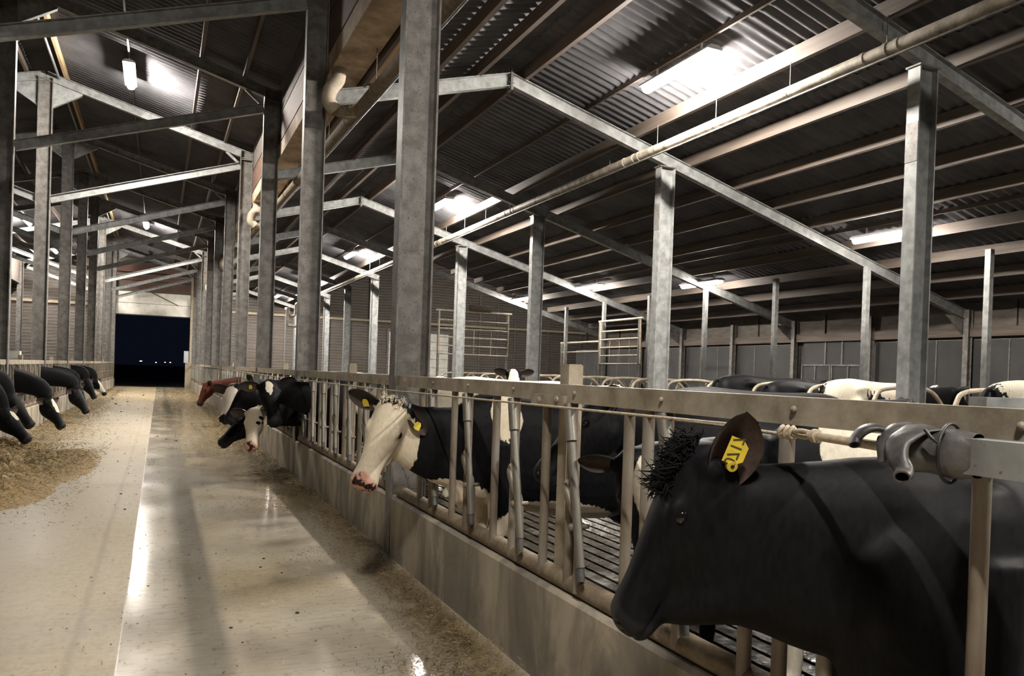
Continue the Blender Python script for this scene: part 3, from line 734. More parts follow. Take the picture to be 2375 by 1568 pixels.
# ------------------------------------------------------------------ pipes
def ring_at(b, p, ax, r, w=.02, mi=1):
    p, ax = Vector(p), Vector(ax).normalized(); b.tube([p-ax*w, p+ax*w], r, 12, mi)
t = thing('drain_pipe', 'thick dusty drain pipe hanging under the pen rafters beside the pen columns', 'pipe', (0,0,0))
px, pz = 7.2, 5.23
b = MB(); b.tube([(px,-3,pz),(px,46.6,pz)], .075, 14); b.build('pipe_run', MT['pvc'], t)
b = MB(); b.tube([(px-.02,-3,pz-.095),(px-.02,46.6,pz-.095)], .016, 6); b.build('carrier_rail', MT['galv'], t)
for y in [1.5+5*i+d for i in range(10) for d in (-.45, 0, 4.7)][::1]:
    b = MB(); ring_at(b, (px,y,pz), (0,1,0), .083, .03, 0); b.build('pipe_collar', MT['pvc'], t)
for y in np.arange(.4, 30, 1.45):
    b = MB(); b.tube([(px,y,pz+.07),(px,y,5.62)], .006, 5); ring_at(b, (px,y,pz), (0,1,0), .079, .008, 0); b.build('hanger', MT['galv'], t)
b = MB(); b.tube(spline([(px,46.6,pz),(px,47.0,pz-.02),(px,47.1,4.95),(px-.02,47.1,4.62),(px-.2,47.1,4.5),(px-.38,47.1,4.62),(px-.42,47.1,5.0),(px-.45,47.1,4.6),(px-.45,47.1,4.05),(px-.3,47.1,3.93),(px+.5,47.1,3.90),(px+.62,47.1,3.78),(px+.62,47.1,2.5),(px+.62,47.1,0)],4), .075, 12); b.build('trap_bend', MT['pvc'], t)
t = thing('drain_pipe', 'thick crusted drain pipe hanging below the valley gutter along the right column row', 'pipe', (0,0,0))
def p1z(y): return 5.02+.024*(y-6)
b = MB(); b.tube([(2.44,-3,p1z(-3)),(2.44,50,p1z(50))], .085, 14); b.build('pipe_run', MT['pipe_dirty'], t)
b = MB(); b.tube([(2.46,-3,p1z(-3)-.105),(2.46,50,p1z(50)-.105)], .018, 6); b.build('carrier_rail', MT['galv_light'], t)
for y in np.arange(2.2, 48, 1.55):
    b = MB(); ring_at(b, (2.44,y,p1z(y)), (0,1,0), .095, .03, 0); b.tube([(2.44,y,p1z(y)+.08),(2.44,y,5.66)], .006, 5); b.build('hanger', MT['pipe_dirty'], t)
for q, n in enumerate((1, 3, 5, 7)):
    y = YN(n)-.25
    e = thing('gutter_outlet', 'wrapped pipe elbow joining the gutter to the drain pipe, %s one from the camera' % ORD[q], 'pipe elbow', (0, y, 0), 0, 'gutter outlets')
    b = MB(); b.tube(spline([(2.16,.0,5.70),(2.14,-.03,5.52),(2.04,-.05,5.36),(2.02,-.05,5.20),(2.12,-.04,5.09)],4), .10, 12); b.build('elbow', MT['elbow'], e)
    b = MB(); b.tube([(2.08,-.04,5.11),(2.30,-.02,5.08),(2.42,0,p1z(y))], .082, 12)
    for xx in (2.14,2.2,2.26): b.tube([(xx,-.035,5.1),(xx+.02,-.033,5.098)], .088, 12)
    b.build('branch_pipe', MT['pipe_dirty'], e)

# ------------------------------------------------------------------ lamps
LAMP = None
def lamp(x, y, z, lab, grp, dim=False):
    global LAMP
    if LAMP is None:
        LAMP = thing('tube_lamp', lab, 'lamp', (x,y,z), 0, grp)
        b = MB(); b.prism([(-.118,.028),(-.118,.0),(-.06,-.035),(.06,-.035),(.118,.0),(.118,.028)], (0,-.78,.045), (0,.78,.045), (1,0,0)); b.build('housing', MT['housing'], LAMP)
        b = MB(); k = 12; prof = [(.080*math.cos(2*math.pi*i/k), .065*math.sin(2*math.pi*i/k)) for i in range(k)]
        b.prism(prof, (0,-.76,0), (0,.76,0), (1,0,0), 0, True); b.build('diffuser', MT['glow'], LAMP)
        for yy in (-.5,.5):
            b = MB(); b.box(-.012,.012,yy-.012,yy+.012,.07,.205); b.build('bracket', MT['housing'], LAMP)
    else:
        r = dup(LAMP, (x,y,z), 0, lab, grp)
        if dim:
            for ch in r.children:
                if ch.name.startswith('diffuser'): ch.material_slots[0].link = 'OBJECT'; ch.material_slots[0].material = MT['glow_dim']
for i, (x, y) in enumerate(RIGHT_LAMPS): lamp(x, y, roof_right(x)-.08, 'glowing tube lamp under the ridge of the right pen roof, %s from the camera' % ORD[i], 'lamps near the pen ridge')
for i, (x, y) in enumerate(OUTER_LAMPS): lamp(x, y, roof_right(x)-.08, 'glowing tube lamp low under the outer roof slope by the cubicles, %s from the right' % ORD[i], 'lamps over the cubicles', True)
for i, (x, y) in enumerate(ALLEY_LAMPS): lamp(x, y, roof_mid(x)-.08, 'glowing tube lamp high over the feed alley, %s from the camera' % ORD[i], 'lamps over the alley')
for i, (x, y) in enumerate(LEFT_LAMPS): lamp(x, y, roof_mid(x)-.08, 'glowing tube lamp left of the alley ridge, %s from the camera' % ORD[i], 'lamps left of the ridge')
for i, (x, y, z) in enumerate(HALL_FILL_LAMPS): lamp(x, y, z, 'unseen fill lamp added in the high hall behind the right pen, %s from the left' % ORD[i], 'added lamps of the far hall')

# ------------------------------------------------------------------ feed kerbs and headlock fences
def kerb(name, x0, x1, lab):
    s = 1 if x1 > x0 else -1
    b = MB(); prof = [(0,-.12),(0,.475),(s*.022,.492),(s*.20,.495),(s*.235,.47),(s*.235,-.16)]
    ys = [-3, YE-.4]
    b.prism(prof, (x0,ys[0],0), (x0,ys[1],0), (1,0,0)); return tag(b.build(name, MT['curb']), lab, 'kerb')
def kprof(b, x0, s):
    n = 6; P = [(0,-.12),(0,.475),(s*.022,.492),(s*.20,.495),(s*.235,.47),(s*.235,-.16)]
    vs = [(x0+a, y, z) for y in (-3, YE-.4) for a, z in P]
    b.add(vs, [(i,(i+1)%n,n+(i+1)%n,n+i) for i in range(n)]+[tuple(range(n)),tuple(range(n,2*n))[::-1]])
b = MB(); kprof(b, XR+.005, 1); tag(b.build('feed_kerb', MT['curb']), 'stained concrete feed kerb under the right headlock fence', 'kerb')
b = MB(); kprof(b, XL-.005, -1); tag(b.build('feed_kerb', MT['curb']), 'stained concrete feed kerb under the left headlock fence', 'kerb')

def headlock(t, v1, d2=.27, lean=True, stub=True, full=True, sub=True, shared=None):
    """one feeding place: upright, stop bar with bent stub, leaning locking bar"""
    X = .052
    def part(nm, bm, mat, par): return bm.build(nm, MT[mat], par)
    b = MB(); b.tube([(X,v1,.52),(X,v1,1.405)], .0235, 10); part('upright', b, 'bar', t)
    v2 = v1-d2
    b = MB(); b.tube([(X,v2,.52),(X,v2,1.405)], .0245, 10)
    if stub: b.tube(spline([(X-.012,v2-.005,1.02),(X-.035,v2-.03,.985),(X-.03,v2-.085,.90),(X-.015,v2-.11,.84),(X-.01,v2-.112,.70),(X-.01,v2-.112,.52)],3), .022, 10)
    part('stop_bar', b, 'bar', t)
    if lean:
        b = MB(); b.tube([(X-.03,v2-.01,1.37),(X-.045,v2-.198,.66)], .021, 10); b.tube([(X-.026,v2+.0,1.39),(X-.034,v2-.055,1.22)], .027, 10)
        q = part('locking_bar', b, 'bar_grey', t)
        if sub:
            b = MB(); b.tube([(X-.043,v2-.185,.70),(X-.048,v2-.212,.60)], .0185, 10); part('rubber_tip', b, 'box_grey' if False else 'rubber', q)
            b = MB(); b.ell((X-.055,v2-.125,.83), (.022,.018,.02), 10, 6); b.tube([(X-.055,v2-.125,.83),(X+.03,v2-.125,.83)], .012, 6); part('pivot_bolt', b, 'bar', q)
def fence_panel(name, lab, loc, rz, L, v1s, detail=True, grp=None, extra=None):
    t = thing(name, lab, 'fence', loc, rz, grp)
    b = MB(); P = [(0,0),(.065,0),(.065,.006),(.006,.006),(.006,.080),(.065,.080),(.065,.086),(0,.086)]
    n = 8; vs = [(.02+a, y, 1.398+z) for y in (.0, L) for a, z in P]
    b.add(vs, [(i,(i+1)%n,n+(i+1)%n,n+i) for i in range(n)]+[tuple(range(n)),tuple(range(n,2*n))[::-1]])
    rail = b.build('top_rail', MT['rail'], t)
    y = .12
    while detail and y < L-.05:
        q = MB(); q.ell((.016,y,1.446),(.010,.0115,.0115),8,5); q.build('bolt', MT['rail'], rail); y += .69
    b = MB(); b.tube([(.075,.05,.535),(.075,L-.05,.535)], .046, 12); b.build('bottom_pipe', MT['pipe_dirty'], t)
    for v in v1s: headlock(t, v, sub=detail)
    if extra: extra(t)
    return t
# near panel, camera side of the first column
def near_extra(t):
    X = .052
    for v in (2.63-1.0, ):
        b = MB(); b.tube([(X,v,.52),(X,v,1.405)], .0245, 10); b.build('upright', MT['bar'], t)
    b = MB(); b.tube([(X,2.03-1,.52),(X,2.03-1,1.405)], .0245, 10); b.build('upright', MT['bar'], t)
    b = MB(); b.tube([(X,1.87-1,.52),(X,1.87-1,1.405)], .0245, 10); b.build('stop_bar', MT['bar'], t)
    b = MB(); b.tube([(X,1.69-1,.52),(X,1.69-1,.80)], .023, 10); b.build('stop_bar', MT['bar'], t)
    for v in (1.195, .985):
        b = MB(); b.tube([(.0,v-1.0,.52),(.0,v-1.0,1.345)], .0205, 12); b.build('upright', MT['bar'], t)
    b = MB(); b.box(.0, .03, 2.27, 2.62, 1.375, 1.43); b.ell((-.004,2.33,1.41),(.012,.018,.018),8,5); b.ell((-.004,2.52,1.40),(.012,.018,.018),8,5); b.build('joint_plate', MT['rail'], t)
nf = fence_panel('headlock_fence', 'weathered headlock feed fence panel nearest the camera on the right', (XR, 1.0, 0), 0, 5.2,
                 [5.59-1, 4.89-1, 4.18-1, 3.53-1, 2.77-1], True, 'right headlock fence', near_extra)
fp = None
for n in range(0, 9):
    lab = 'weathered headlock feed fence panel on the right, between its %s and %s columns' % (ORD[n], ORD[n+1])
    if n < 2:
        fp = fence_panel('headlock_fence', lab, (XR, YN(n)+.17, 0), 0, 4.83, [.50+.69*i for i in range(7)], n == 0, 'right headlock fence')
    else: dup(fp, (XR, YN(n)+.17, 0), 0, lab)
fl = None
for n in range(1, 9):
    lab = 'weathered headlock feed fence panel on the left, between its %s and %s columns' % (ORD[n], ORD[n+1])
    dup(fp, (XL, YN(n+1)-.01, 0), math.pi, lab, 'left headlock fence')
b0 = None
for i in range(10):
    y = 3.45+4.9*i
    lab = 'short square concrete post behind the right headlock fence, %s from the camera' % ORD[i]
    b = MB(); b.box(.10,.18,-.045,.045,0,1.615 if i else 1.63); b.box(.105,.175,-.04,.04,1.6,1.635)
    tag(b.build('fence_post', MT['post'], None, (XR, y, -.05)), lab, 'post', 'short posts of the right fence')
for i in range(6):
    y = 18.6+5*i
    lab = 'short square post behind the left headlock fence, %s from the camera' % ORD[i]
    b = MB(); b.box(-.18,-.10,-.045,.045,0,1.63); tag(b.build('fence_post', MT['post'], None, (XL, y, -.05)), lab, 'post', 'short posts of the left fence')
# box tube gate arm at the near end
t = thing('gate_arm', 'square galvanized tube arm at the right edge holding two upright bars', 'gate arm', (0,0,0))
b = MB(); b.box(XR-.105, XR-.025, .2, 1.36, 1.335, 1.415); b.build('box_tube', MT['galv_light'], t)
# rope along the fence with its tension rod
t = thing('fence_rope', 'taut dirty wire rope strung along the alley side of the right fence', 'rope', (0,0,0))
b = MB(); k = 10; P = []
b.tube([(1.62,1.80,1.392),(1.622,6,1.368),(1.625,12,1.366),(1.63,22,1.40),(1.70,36,1.44)], .0055, 7)
b.tube([(1.615,1.66,1.379),(1.612,1.75,1.381),(1.618,1.95,1.385),(1.62,2.2,1.387)], .0055, 7); b.build('wire', MT['rope'], t)
b = MB()
for q in range(3): b.tube([(1.62+.013*math.cos(a), 1.66+.02*q+.004*math.sin(a*2), 1.387+.016*math.sin(a)) for a in np.linspace(0,6.28,10)], .006, 6)
b.tube(spline([(1.62,1.66,1.39),(1.615,1.62,1.395),(1.62,1.58,1.388),(1.625,1.62,1.378),(1.62,1.66,1.382)],4), .007, 6); b.build('knot', MT['rope'], t)
b = MB(); b.tube([(1.62,1.60,1.386),(1.625,1.34,1.376)], .0125, 12); b.tube([(1.62,1.585,1.385),(1.62,1.57,1.385)], .019, 10); b.build('tension_rod', MT['rope'], t)
# folded rubber sleeve tied on the end of the arm
t = thing('rubber_sleeve', 'cracked black rubber sleeve tied round the end of the square arm above the black cow', 'sleeve', (0,0,0))
b = MB()
c0, c1 = Vector((1.632,1.375,1.379)), Vector((1.69,1.165,1.374)); R = []
SD = Vector((.96,.27,0)).normalized()
for i in range(17):
    u = i/16; c = c0.lerp(c1, u); rr = (.030+.024*min(1, u*3.2))*(1-.05*math.sin(u*14)); sq = .78
    R.append([c+SD*(-math.copysign(abs(math.cos(a))**sq, math.cos(a)))*rr*(1+.05*math.sin(3*a+u*5))+Vector((0,0,1))*math.copysign(abs(math.sin(a))**sq, math.sin(a))*rr*.98*(1+.04*math.sin(2*a+u*6)) for a in np.linspace(0,2*math.pi,24,endpoint=False)])
vs = [p for r in R for p in r]
b.add(vs, [(i*24+j, i*24+(j+1)%24, (i+1)*24+(j+1)%24, (i+1)*24+j) for i in range(16) for j in range(24)], 0, True); b.add(R[0], [tuple(range(24))])
b.build('sleeve_body', MT['rubber'], t)
def hose(pts, rads, axis):
    """flattened hollow hose with an open end"""
    b = MB(); pts = spline(pts, 6); n = 18; axis = Vector(axis).normalized(); k = len(pts)
    for s, off in ((1, 0), (-1, -.0045)):
        V = []
        for i, p in enumerate(pts):
            tt = (pts[min(i+1,k-1)]-pts[max(i-1,0)]).normalized(); w = (axis-tt*axis.dot(tt)).normalized(); u = w.cross(tt)
            wa, ua = interp(rads, i/(k-1))
            for j in range(n):
                a = 2*math.pi*j/n; V.append(p+w*math.cos(a)*(wa+off)+u*math.sin(a)*(ua+off))
        b.add(V, [((i*n+j, i*n+(j+1)%n, (i+1)*n+(j+1)%n, (i+1)*n+j) if s > 0 else (i*n+j, (i+1)*n+j, (i+1)*n+(j+1)%n, i*n+(j+1)%n)) for i in range(k-1) for j in range(n)], 0, True)
        if s > 0: rim = V[-n:]
        else:
            q = rim+V[-n:]; b.add(q, [(j, (j+1)%n, n+(j+1)%n, n+j) for j in range(n)], 0, True)
    return b
hose([(1.66,1.27,1.432),(1.618,1.278,1.424),(1.577,1.283,1.395),(1.560,1.268,1.360),(1.552,1.245,1.333),(1.530,1.232,1.322)], [(0,.040,.006),(.3,.038,.010),(.6,.026,.014),(1,.019,.016)], (.1,1,.1)).build('folded_flap', MT['rubber'], t)
hose([(1.63,1.350,1.415),(1.607,1.372,1.424),(1.588,1.392,1.415),(1.578,1.405,1.395),(1.570,1.402,1.378)], [(0,.026,.008),(.5,.026,.012),(1,.022,.013)], (.6,.8,.1)).build('folded_flap', MT['rubber'], t)
hose([(1.655,1.315,1.435),(1.612,1.325,1.425),(1.582,1.330,1.385),(1.575,1.325,1.345)], [(0,.022,.006),(.5,.020,.009),(1,.012,.006)], (.2,1,.1)).build('folded_flap', MT['rubber'], t)
b = MB(); b.tube([Vector((1.665,1.215,1.376))+Vector((1,.25,0)).normalized()*math.cos(a)*.068+Vector((0,.02,1))*math.sin(a)*.068 for a in np.linspace(0,6.2832,28)], .004, 6)
b.tube([(1.605,1.20,1.40),(1.598,1.215,1.412),(1.595,1.23,1.43)], .004, 6); b.build('tie_wire', MT['black'], t)

# ------------------------------------------------------------------ cubicles and raised gates in the right pen
hoop = None; q = 0
for row, (xx, yy0, cnt, mir) in enumerate(((8.55, 4.0, 19, 1), (13.0, 5.0, 17, 1))):
    for i in range(cnt):
        y = yy0+1.18*i
        if mir and abs(y-YN(round((y-6.2)/5))) < .0: continue
        lab = 'bent tube cubicle divider in the %s cubicle row, %s from the right' % (('near','far')[row], ORD[i])
        if hoop is None:
            hoop = thing('cubicle_divider', lab, 'divider', (xx,y,.12), 0, 'cubicle dividers')
            b = MB(); b.tube(spline([(2.0,0,.55),(1.0,0,.42),(.35,0,.45),(.10,0,.72),(.22,0,1.22),(.42,0,1.38),(1.1,0,1.40),(1.42,0,1.30),(1.75,0,.95),(2.0,0,.90)],4), .03, 8); b.build('loop', MT['hoop'], hoop)
            b = MB(); b.tube([(2.0,0,0),(2.0,0,1.05)], .035, 8); b.build('post', MT['hoop'], hoop)
        else: dup(hoop, (xx,y,.12), 0, lab)
def gate(name, lab, o, ux, L, z0, z1, nb, nv, legs=True, cat='gate', brush=False):
    t = thing(name, lab, cat, o, 0); ux = Vector(ux)
    b = MB()
    b.tube([Vector((0,0,z0)), Vector((0,0,z1))], .03, 8); b.build('side_tube', MT['hoop'], t)
    b = MB(); b.tube([ux*L+Vector((0,0,z0)), ux*L+Vector((0,0,z1))], .03, 8); b.build('side_tube', MT['hoop'], t)
    for i in range(nb):
        b = MB(); z = z0+(z1-z0)*i/(nb-1); b.tube([Vector((0,0,z)), ux*L+Vector((0,0,z))], .024, 8); b.build('cross_tube', MT['hoop'], t)
    for i in range(nv):
        b = MB(); b.tube([ux*L*(i+1)/(nv+1)+Vector((0,0,z0)), ux*L*(i+1)/(nv+1)+Vector((0,0,z1-.3))], .014, 6); b.build('upright', MT['hoop'], t)
    b = MB(); b.tube([ux*(-.12)+Vector((0,0,z1+.32)), ux*(L+.12)+Vector((0,0,z1+.32))], .035, 8)
    for s in (0, L): b.tube([ux*s+Vector((0,0,z1)), ux*s+Vector((0,0,z1+.32))], .024, 8)
    b.build('top_bar', MT['hoop'], t)
    if legs:
        for s in (0, L):
            b = MB(); b.tube([ux*s+Vector((0,0.05,-.0)), ux*s+Vector((0,.05,z1+.32))], .045, 8); b.build('leg', MT['galv'], t)
    if brush:
        b = MB(); b.tube([ux*1.1+Vector((0,0,z1+.45)), ux*1.85+Vector((0,0,z1+.45))], .13, 12); b.build('brush_roll', MT['timber'], t)
    return t
gate('raised_gate', 'raised tube gate with cross bars before the white door, roll on its top bar', (8.55,25,.0), (1,0,0), 2.55, 2.15, 3.3, 5, 3, True, 'gate', True)
gate('raised_gate', 'raised tube gate among the cubicles left of the middle pen column', (12.55,18.9,.0), (0,1,0), 2.2, 1.95, 2.95, 5, 3)
gate('raised_gate', 'open tube frame between the two raised gates', (12.75,21.4,.0), (0,1,0), 2.6, .6, 2.35, 2, 0)
b = MB(); b.box(3.2,6.5,2.18,2.26,0,1.495); tag(b.build('partition_wall', MT['galv_light']), 'pale grey partition panel behind the rail at the right edge', 'partition')
b = MB(); b.box(10.2,13.0,12.3,12.42,.12,1.62); tag(b.build('partition_wall', MT['galv']), 'grey partition panel among the cubicles right of the middle pen column', 'partition')
# small fittings
b = MB(); b.box(-.13,.13,-.06,.06,1.55,2.25); b.box(-.10,.10,-.07,-.06,1.6,2.2); tag(b.build('control_box', MT['box_grey'], None, (1.42, 50.2, 0)), 'pale grey control box on the right jamb of the far open doorway', 'box')
b = MB(); b.box(-.17,.17,-.05,.05,0,1.6); tag(b.build('jamb_post', MT['post'], None, (1.55, 50.35, 0)), 'pale plank post under the control box at the far doorway', 'post')
t = thing('water_column', 'white boxed water column standing behind the left fence beside the nearest left column', 'water column', (-2.95, 18.9, 0))
b = MB(); b.box(-.12,.10,-.1,.1,-.03,2.1); b.build('casing', MT['white_panel'], t)
b = MB(); b.tube(spline([(-.18,-.1,1.5),(-.2,-.1,2.2),(-.14,-.1,2.38),(-.02,-.1,2.36),(.03,-.1,2.25)],3), .04, 8); b.build('elbow', MT['galv'], t)
b = MB(); b.box(.1,.32,-.1,.1,-.03,1.66); b.build('cap_box', MT['white_panel'], t)
for i, (dx, dz) in enumerate(((-7.9,1.9),(-1.6,1.5),(2.2,1.75),(4.4,1.7))):
    d = thing('distant_lamp', 'tiny light on the dark horizon beyond the open doorway, %s from the left' % ORD[i], 'distant light', (dx,395,-.03), 0, 'distant lights')
    b = MB(); b.ell((0,0,dz), (.30 if i else .55,.2,.16), 8, 5); b.build('glow_head', MT['far_glow'], d)
    b = MB(); b.tube([(0,0,0),(0,0,dz)], .06, 6); b.build('mast', MT['black'], d)

# ------------------------------------------------------------------ feed
def flakes(name, n, sampler, mat, lab, cat, lmin=.010, lmax=.05, w=.003, lift=.01, kind='stuff'):
    P = np.array([sampler() for _ in range(n)]); L = RNG.uniform(lmin, lmax, n)*np.clip(P[:,1]/11, .75, 1.5); a = RNG.uniform(0, 2*np.pi, n); e = RNG.uniform(-.35,.35,n)
    d = np.stack([np.cos(a)*np.cos(e), np.sin(a)*np.cos(e), np.sin(e)], 1); s = np.stack([-np.sin(a), np.cos(a), RNG.uniform(-.6,.6,n)], 1)
    ww = (w*RNG.uniform(.5,1.6,n)*np.clip(P[:,1]/9, .75, 1.7))[:,None]; d = d*L[:,None]/2; P[:,2] += lift*RNG.uniform(.3,1.2,n)+np.abs(d[:,2])
    up = np.array([0,0,1])*(L[:,None]*.12)
    V = np.concatenate([P-d-s*ww, P-d+s*ww, P+s*ww*.8+up, P-s*ww*.8+up, P+d+s*ww*.5, P+d-s*ww*.5], 1).reshape(-1,3)
    i = np.arange(n)[:,None]*6
    F = np.concatenate([i+np.array([[0,1,2,3]]), i+np.array([[3,2,4,5]])], 0)
    me = bpy.data.meshes.new(name); me.from_pydata(V.tolist(), [], F.tolist()); me.materials.append(MT[mat]); o = bpy.data.objects.new(name, me); COL.objects.link(o)
    return tag(o, lab, cat, None, kind)
def clump(n, xc, y0, y1, sx, hmax, clusters):
    cl = [(xc()+0, random.uniform(y0, y1)) for _ in range(clusters)]
    def smp():
        c = random.choice(cl); x = c[0]+random.gauss(0, sx); y = c[1]+random.gauss(0, sx*2.2)
        return (min(1.74, max(-2.44, x)), y, max(0, random.gauss(0, hmax)))
    return smp
def ypos(y0, y1):                            # denser near the camera
    return y0*(y1/y0)**random.random()
def right_s():
    y = ypos(3.2, 46); c = math.sin(y*2.3)+math.sin(y*5.1+1)*.7+math.sin(y*.9)*.8
    wd = (.10+.16*max(0, c)+.035*max(0, y-8)) ; x = 1.74-abs(random.gauss(0, min(.8, wd+.05)))-(.12*random.random() if y < 6 else 0)
    return (x, y+random.gauss(0,.05), abs(random.gauss(0, .012+.014*max(0,c))))
def left_s():
    y = ypos(7.5, 46); x = -2.44+abs(random.gauss(0, .55 if y > 15 else .42)); return (x, y, abs(random.gauss(0,.025)))
flakes('feed_scatter', 38000, right_s, 'flake', 'loose brown feed scattered along the foot of the right kerb', 'feed')
flakes('feed_scatter', 24000, left_s, 'flake', 'loose brown feed strewn along the foot of the left kerb', 'feed')
def mid_s():
    y = ypos(3.6, 46); return (random.uniform(-2.3,1.7), y, 0)
flakes('straw_bits', 420, mid_s, 'straw', 'few pale straw bits lying on the alley concrete', 'straw', .02, .07, .0022, .004)
flakes('feed_crumbs', 1500, mid_s, 'flake', 'fine feed crumbs sprinkled over the alley concrete', 'feed', .008, .03, .005, .004)
b = MB()
for i in range(110):
    x, y, z = mid_s(); r = random.choice((.004,.005,.006,.008,.011))*max(1, y/9)*random.uniform(.7,1.2); b.ell((x,y,r*.35), (r*1.2, r, r*.6), 6, 4)
tag(b.build('dirt_lumps', MT['crumb']), 'small dark lumps dotted over the alley concrete', 'dirt', None, 'stuff')
def heap_h(x, y):
    g = 0
    for cx, cy, sx, sy, h in ((-2.05,11.6,.55,1.5,.34),(-1.5,12.6,.42,1.3,.20),(-1.75,10.2,.40,.8,.22),(-2.2,14.3,.4,1.2,.22),(-1.25,13.6,.30,.9,.10),(-2.2,9.2,.45,.7,.14)):
        g = max(g, h*math.exp(-((x-cx)/sx)**2-((y-cy)/sy)**2))
    return g
b = MB(); nx, ny = 60, 130; vs = []
for i in range(nx+1):
    for j in range(ny+1):
        x = -2.45+1.9*i/nx; y = 8+8.5*j/ny; h = heap_h(x, y)
        h = h*(1+.28*math.sin(x*23+y*7)*math.sin(y*17)+RNG.uniform(-.16,.16)) - .012
        vs.append((x, y, max(-.02, h)))
b.add(vs, [(i*(ny+1)+j, (i+1)*(ny+1)+j, (i+1)*(ny+1)+j+1, i*(ny+1)+j+1) for i in range(nx) for j in range(ny)], 0, False)
hp = tag(b.build('silage_heap', MT['silage']), 'mound of brown silage at the foot of the left kerb in front of the black cow', 'silage heap', None, 'stuff')
def heap_s():
    while True:
        x, y = random.uniform(-2.44,-.75), random.uniform(8.2,16); h = heap_h(x, y)
        if random.random() < h*4+.02: return (x, y, max(0, h-.01)*random.uniform(.85,1.12))
flakes('silage_strands', 22000, heap_s, 'flake', 'loose silage strands over the mound by the left kerb', 'silage', .02, .08, .0028, .02)
# ------------------------------------------------------------------ the herd
CP = coat('cow coat patched'); CPP = coat('cow coat patched pink nose', pink=True, white=(.70,.61,.46))
CBR = coat('cow coat brown', 2, .95, black=(.055,.016,.008))
def hero(name, lab, o, rz, fr, neck, vox=.016, sm=4, patches=(), mat=None, grp=None, face=True, **k):
    t = thing(name, lab, 'cow', (o[0],o[1],-.03), rz, grp)
    m = cow_mesh(name, [mat or CP, MT['innerear']], fr, neck, vox, sm, patches, **k)
    bo = bpy.data.objects.new('body', m); COL.objects.link(bo); bo.parent = t
    if face: cow_face(t, fr, vox < .02, .1045 if vox < .01 else .109)
    return t
def neck_to(fr, base=(.0,0,1.02), mid=None, s=1.0, thick=1.0):
    """simple neck from the chest to the poll"""
    e = fr.p(.01,0,-.11); b0 = Vector(base)
    m1 = b0.lerp(e, .38); m2 = b0.lerp(e, .72)
    if mid is not None: m1 = Vector(mid[0]); m2 = Vector(mid[1])
    return [(b0,.18,.33,.30),(m1,.145*thick,.25*thick,.25*thick),(m2,.115*thick,.17*thick,.19*thick),(e,.09,.105,.12)]
PI = math.pi
# --- black cow in the foreground, head out over the kerb
f1 = Frame((.78,-.297,1.342), (.222,-.083,-.50), (.911,-.412,.42), .985)
def fvec(fr, v): v = Vector(v); return (v.dot(fr.x), v.dot(fr.y), v.dot(fr.z))
ED1, EN1 = fvec(f1, (-.10,.33,.94)), fvec(f1, (.30,.95,-.25))
EB1 = Vector((.728,-.175,1.272))
body1 = [(a, t_*(.88 if a > .2 else .93 if a > .1 else .945 if a > -.3 else .97), b_, w*.95) for a, t_, b_, w in BODY]
n1 = [((-.25,0,1.02),.23,.335,.36),((.06,-.02,1.04),.20,.315,.36),((.34,-.085,1.055),.155,.29,.31),((.51,-.155,1.085),.13,.25,.275),((.66,-.23,1.14),.115,.19,.275),((.75,-.275,1.20),.10,.13,.255)]
c1 = hero('cow', 'black cow in profile with a yellow ear tag, large in the right foreground', (2.2,1.6), PI, f1, n1, .0095, 22,
          [], CP, None, True, extra=lambda mb, fr: mb.tube(spline([fr.p(.36,0,-.12), (.80,-.30,.905), (.687,-.235,.93), (.52,-.16,.95), (.3,-.08,.95)],4), [.05,.055,.062,.07,.075,.08,.085,.09,.095,.10,.105,.11,.115,.12,.125,.13,.13], 12), body=body1, ears=[(-1,(-.15,-1,.05),(.75,0,.55)), (1,ED1,EN1,1.0,EB1)], earL=.215, earw=.088)
eb = EB1
ed = f1.d(*ED1).normalized(); en = f1.d(*EN1)
# --- white faced cow
f2 = Frame((.835,-.016,1.335), (.225,.125,-.467), (.52,.79,.45), 1.06)
A2 = fax(f2)
ER2, EN2 = fvec(f2, (-.42,.30,-.72)), fvec(f2, (.30,.95,.15))
p2 = [(1, tuple(f2.p(.27,0,-.13)), (.335,.24,.26), A2), (-1, tuple(f2.p(-.03,.27,-.07)), (.13,.13,.14), A2), (-1, tuple(f2.p(-.03,-.27,-.07)), (.13,.13,.14), A2),
      (1, (.09,.34,1.33), (.13,.26,.24)), (1, (.42,0,.64), (.34,.34,.19)), (1, (.06,0,.25), (.22,.3,.42)), (1, (-.30,.1,.52), (.50,.36,.17)), (1, (-1.3,0,.5), (.3,.4,.35))]
c2 = hero('cow', 'black cow with a white face and black ears looking out over the kerb', (2.25,5.05), PI, f2,
          [((.0,0,1.02),.19,.33,.33),((.26,-.01,1.05),.14,.28,.33),((.47,-.03,1.09),.115,.235,.30),((.64,-.07,1.15),.10,.185,.255),((.775,-.105,1.25),.085,.115,.19)], .011, 6, p2, CPP, None, True, extra=lambda mb, fr: mb.ell(fr.p(.19,0,-.235), (.17*fr.s,.075*fr.s,.10*fr.s), rot=Matrix((fr.x, fr.y, fr.z)).transposed()), ears=[(-1,(-.08,-1,.12),(.75,0,.55)),(1,ER2,EN2,.8)])
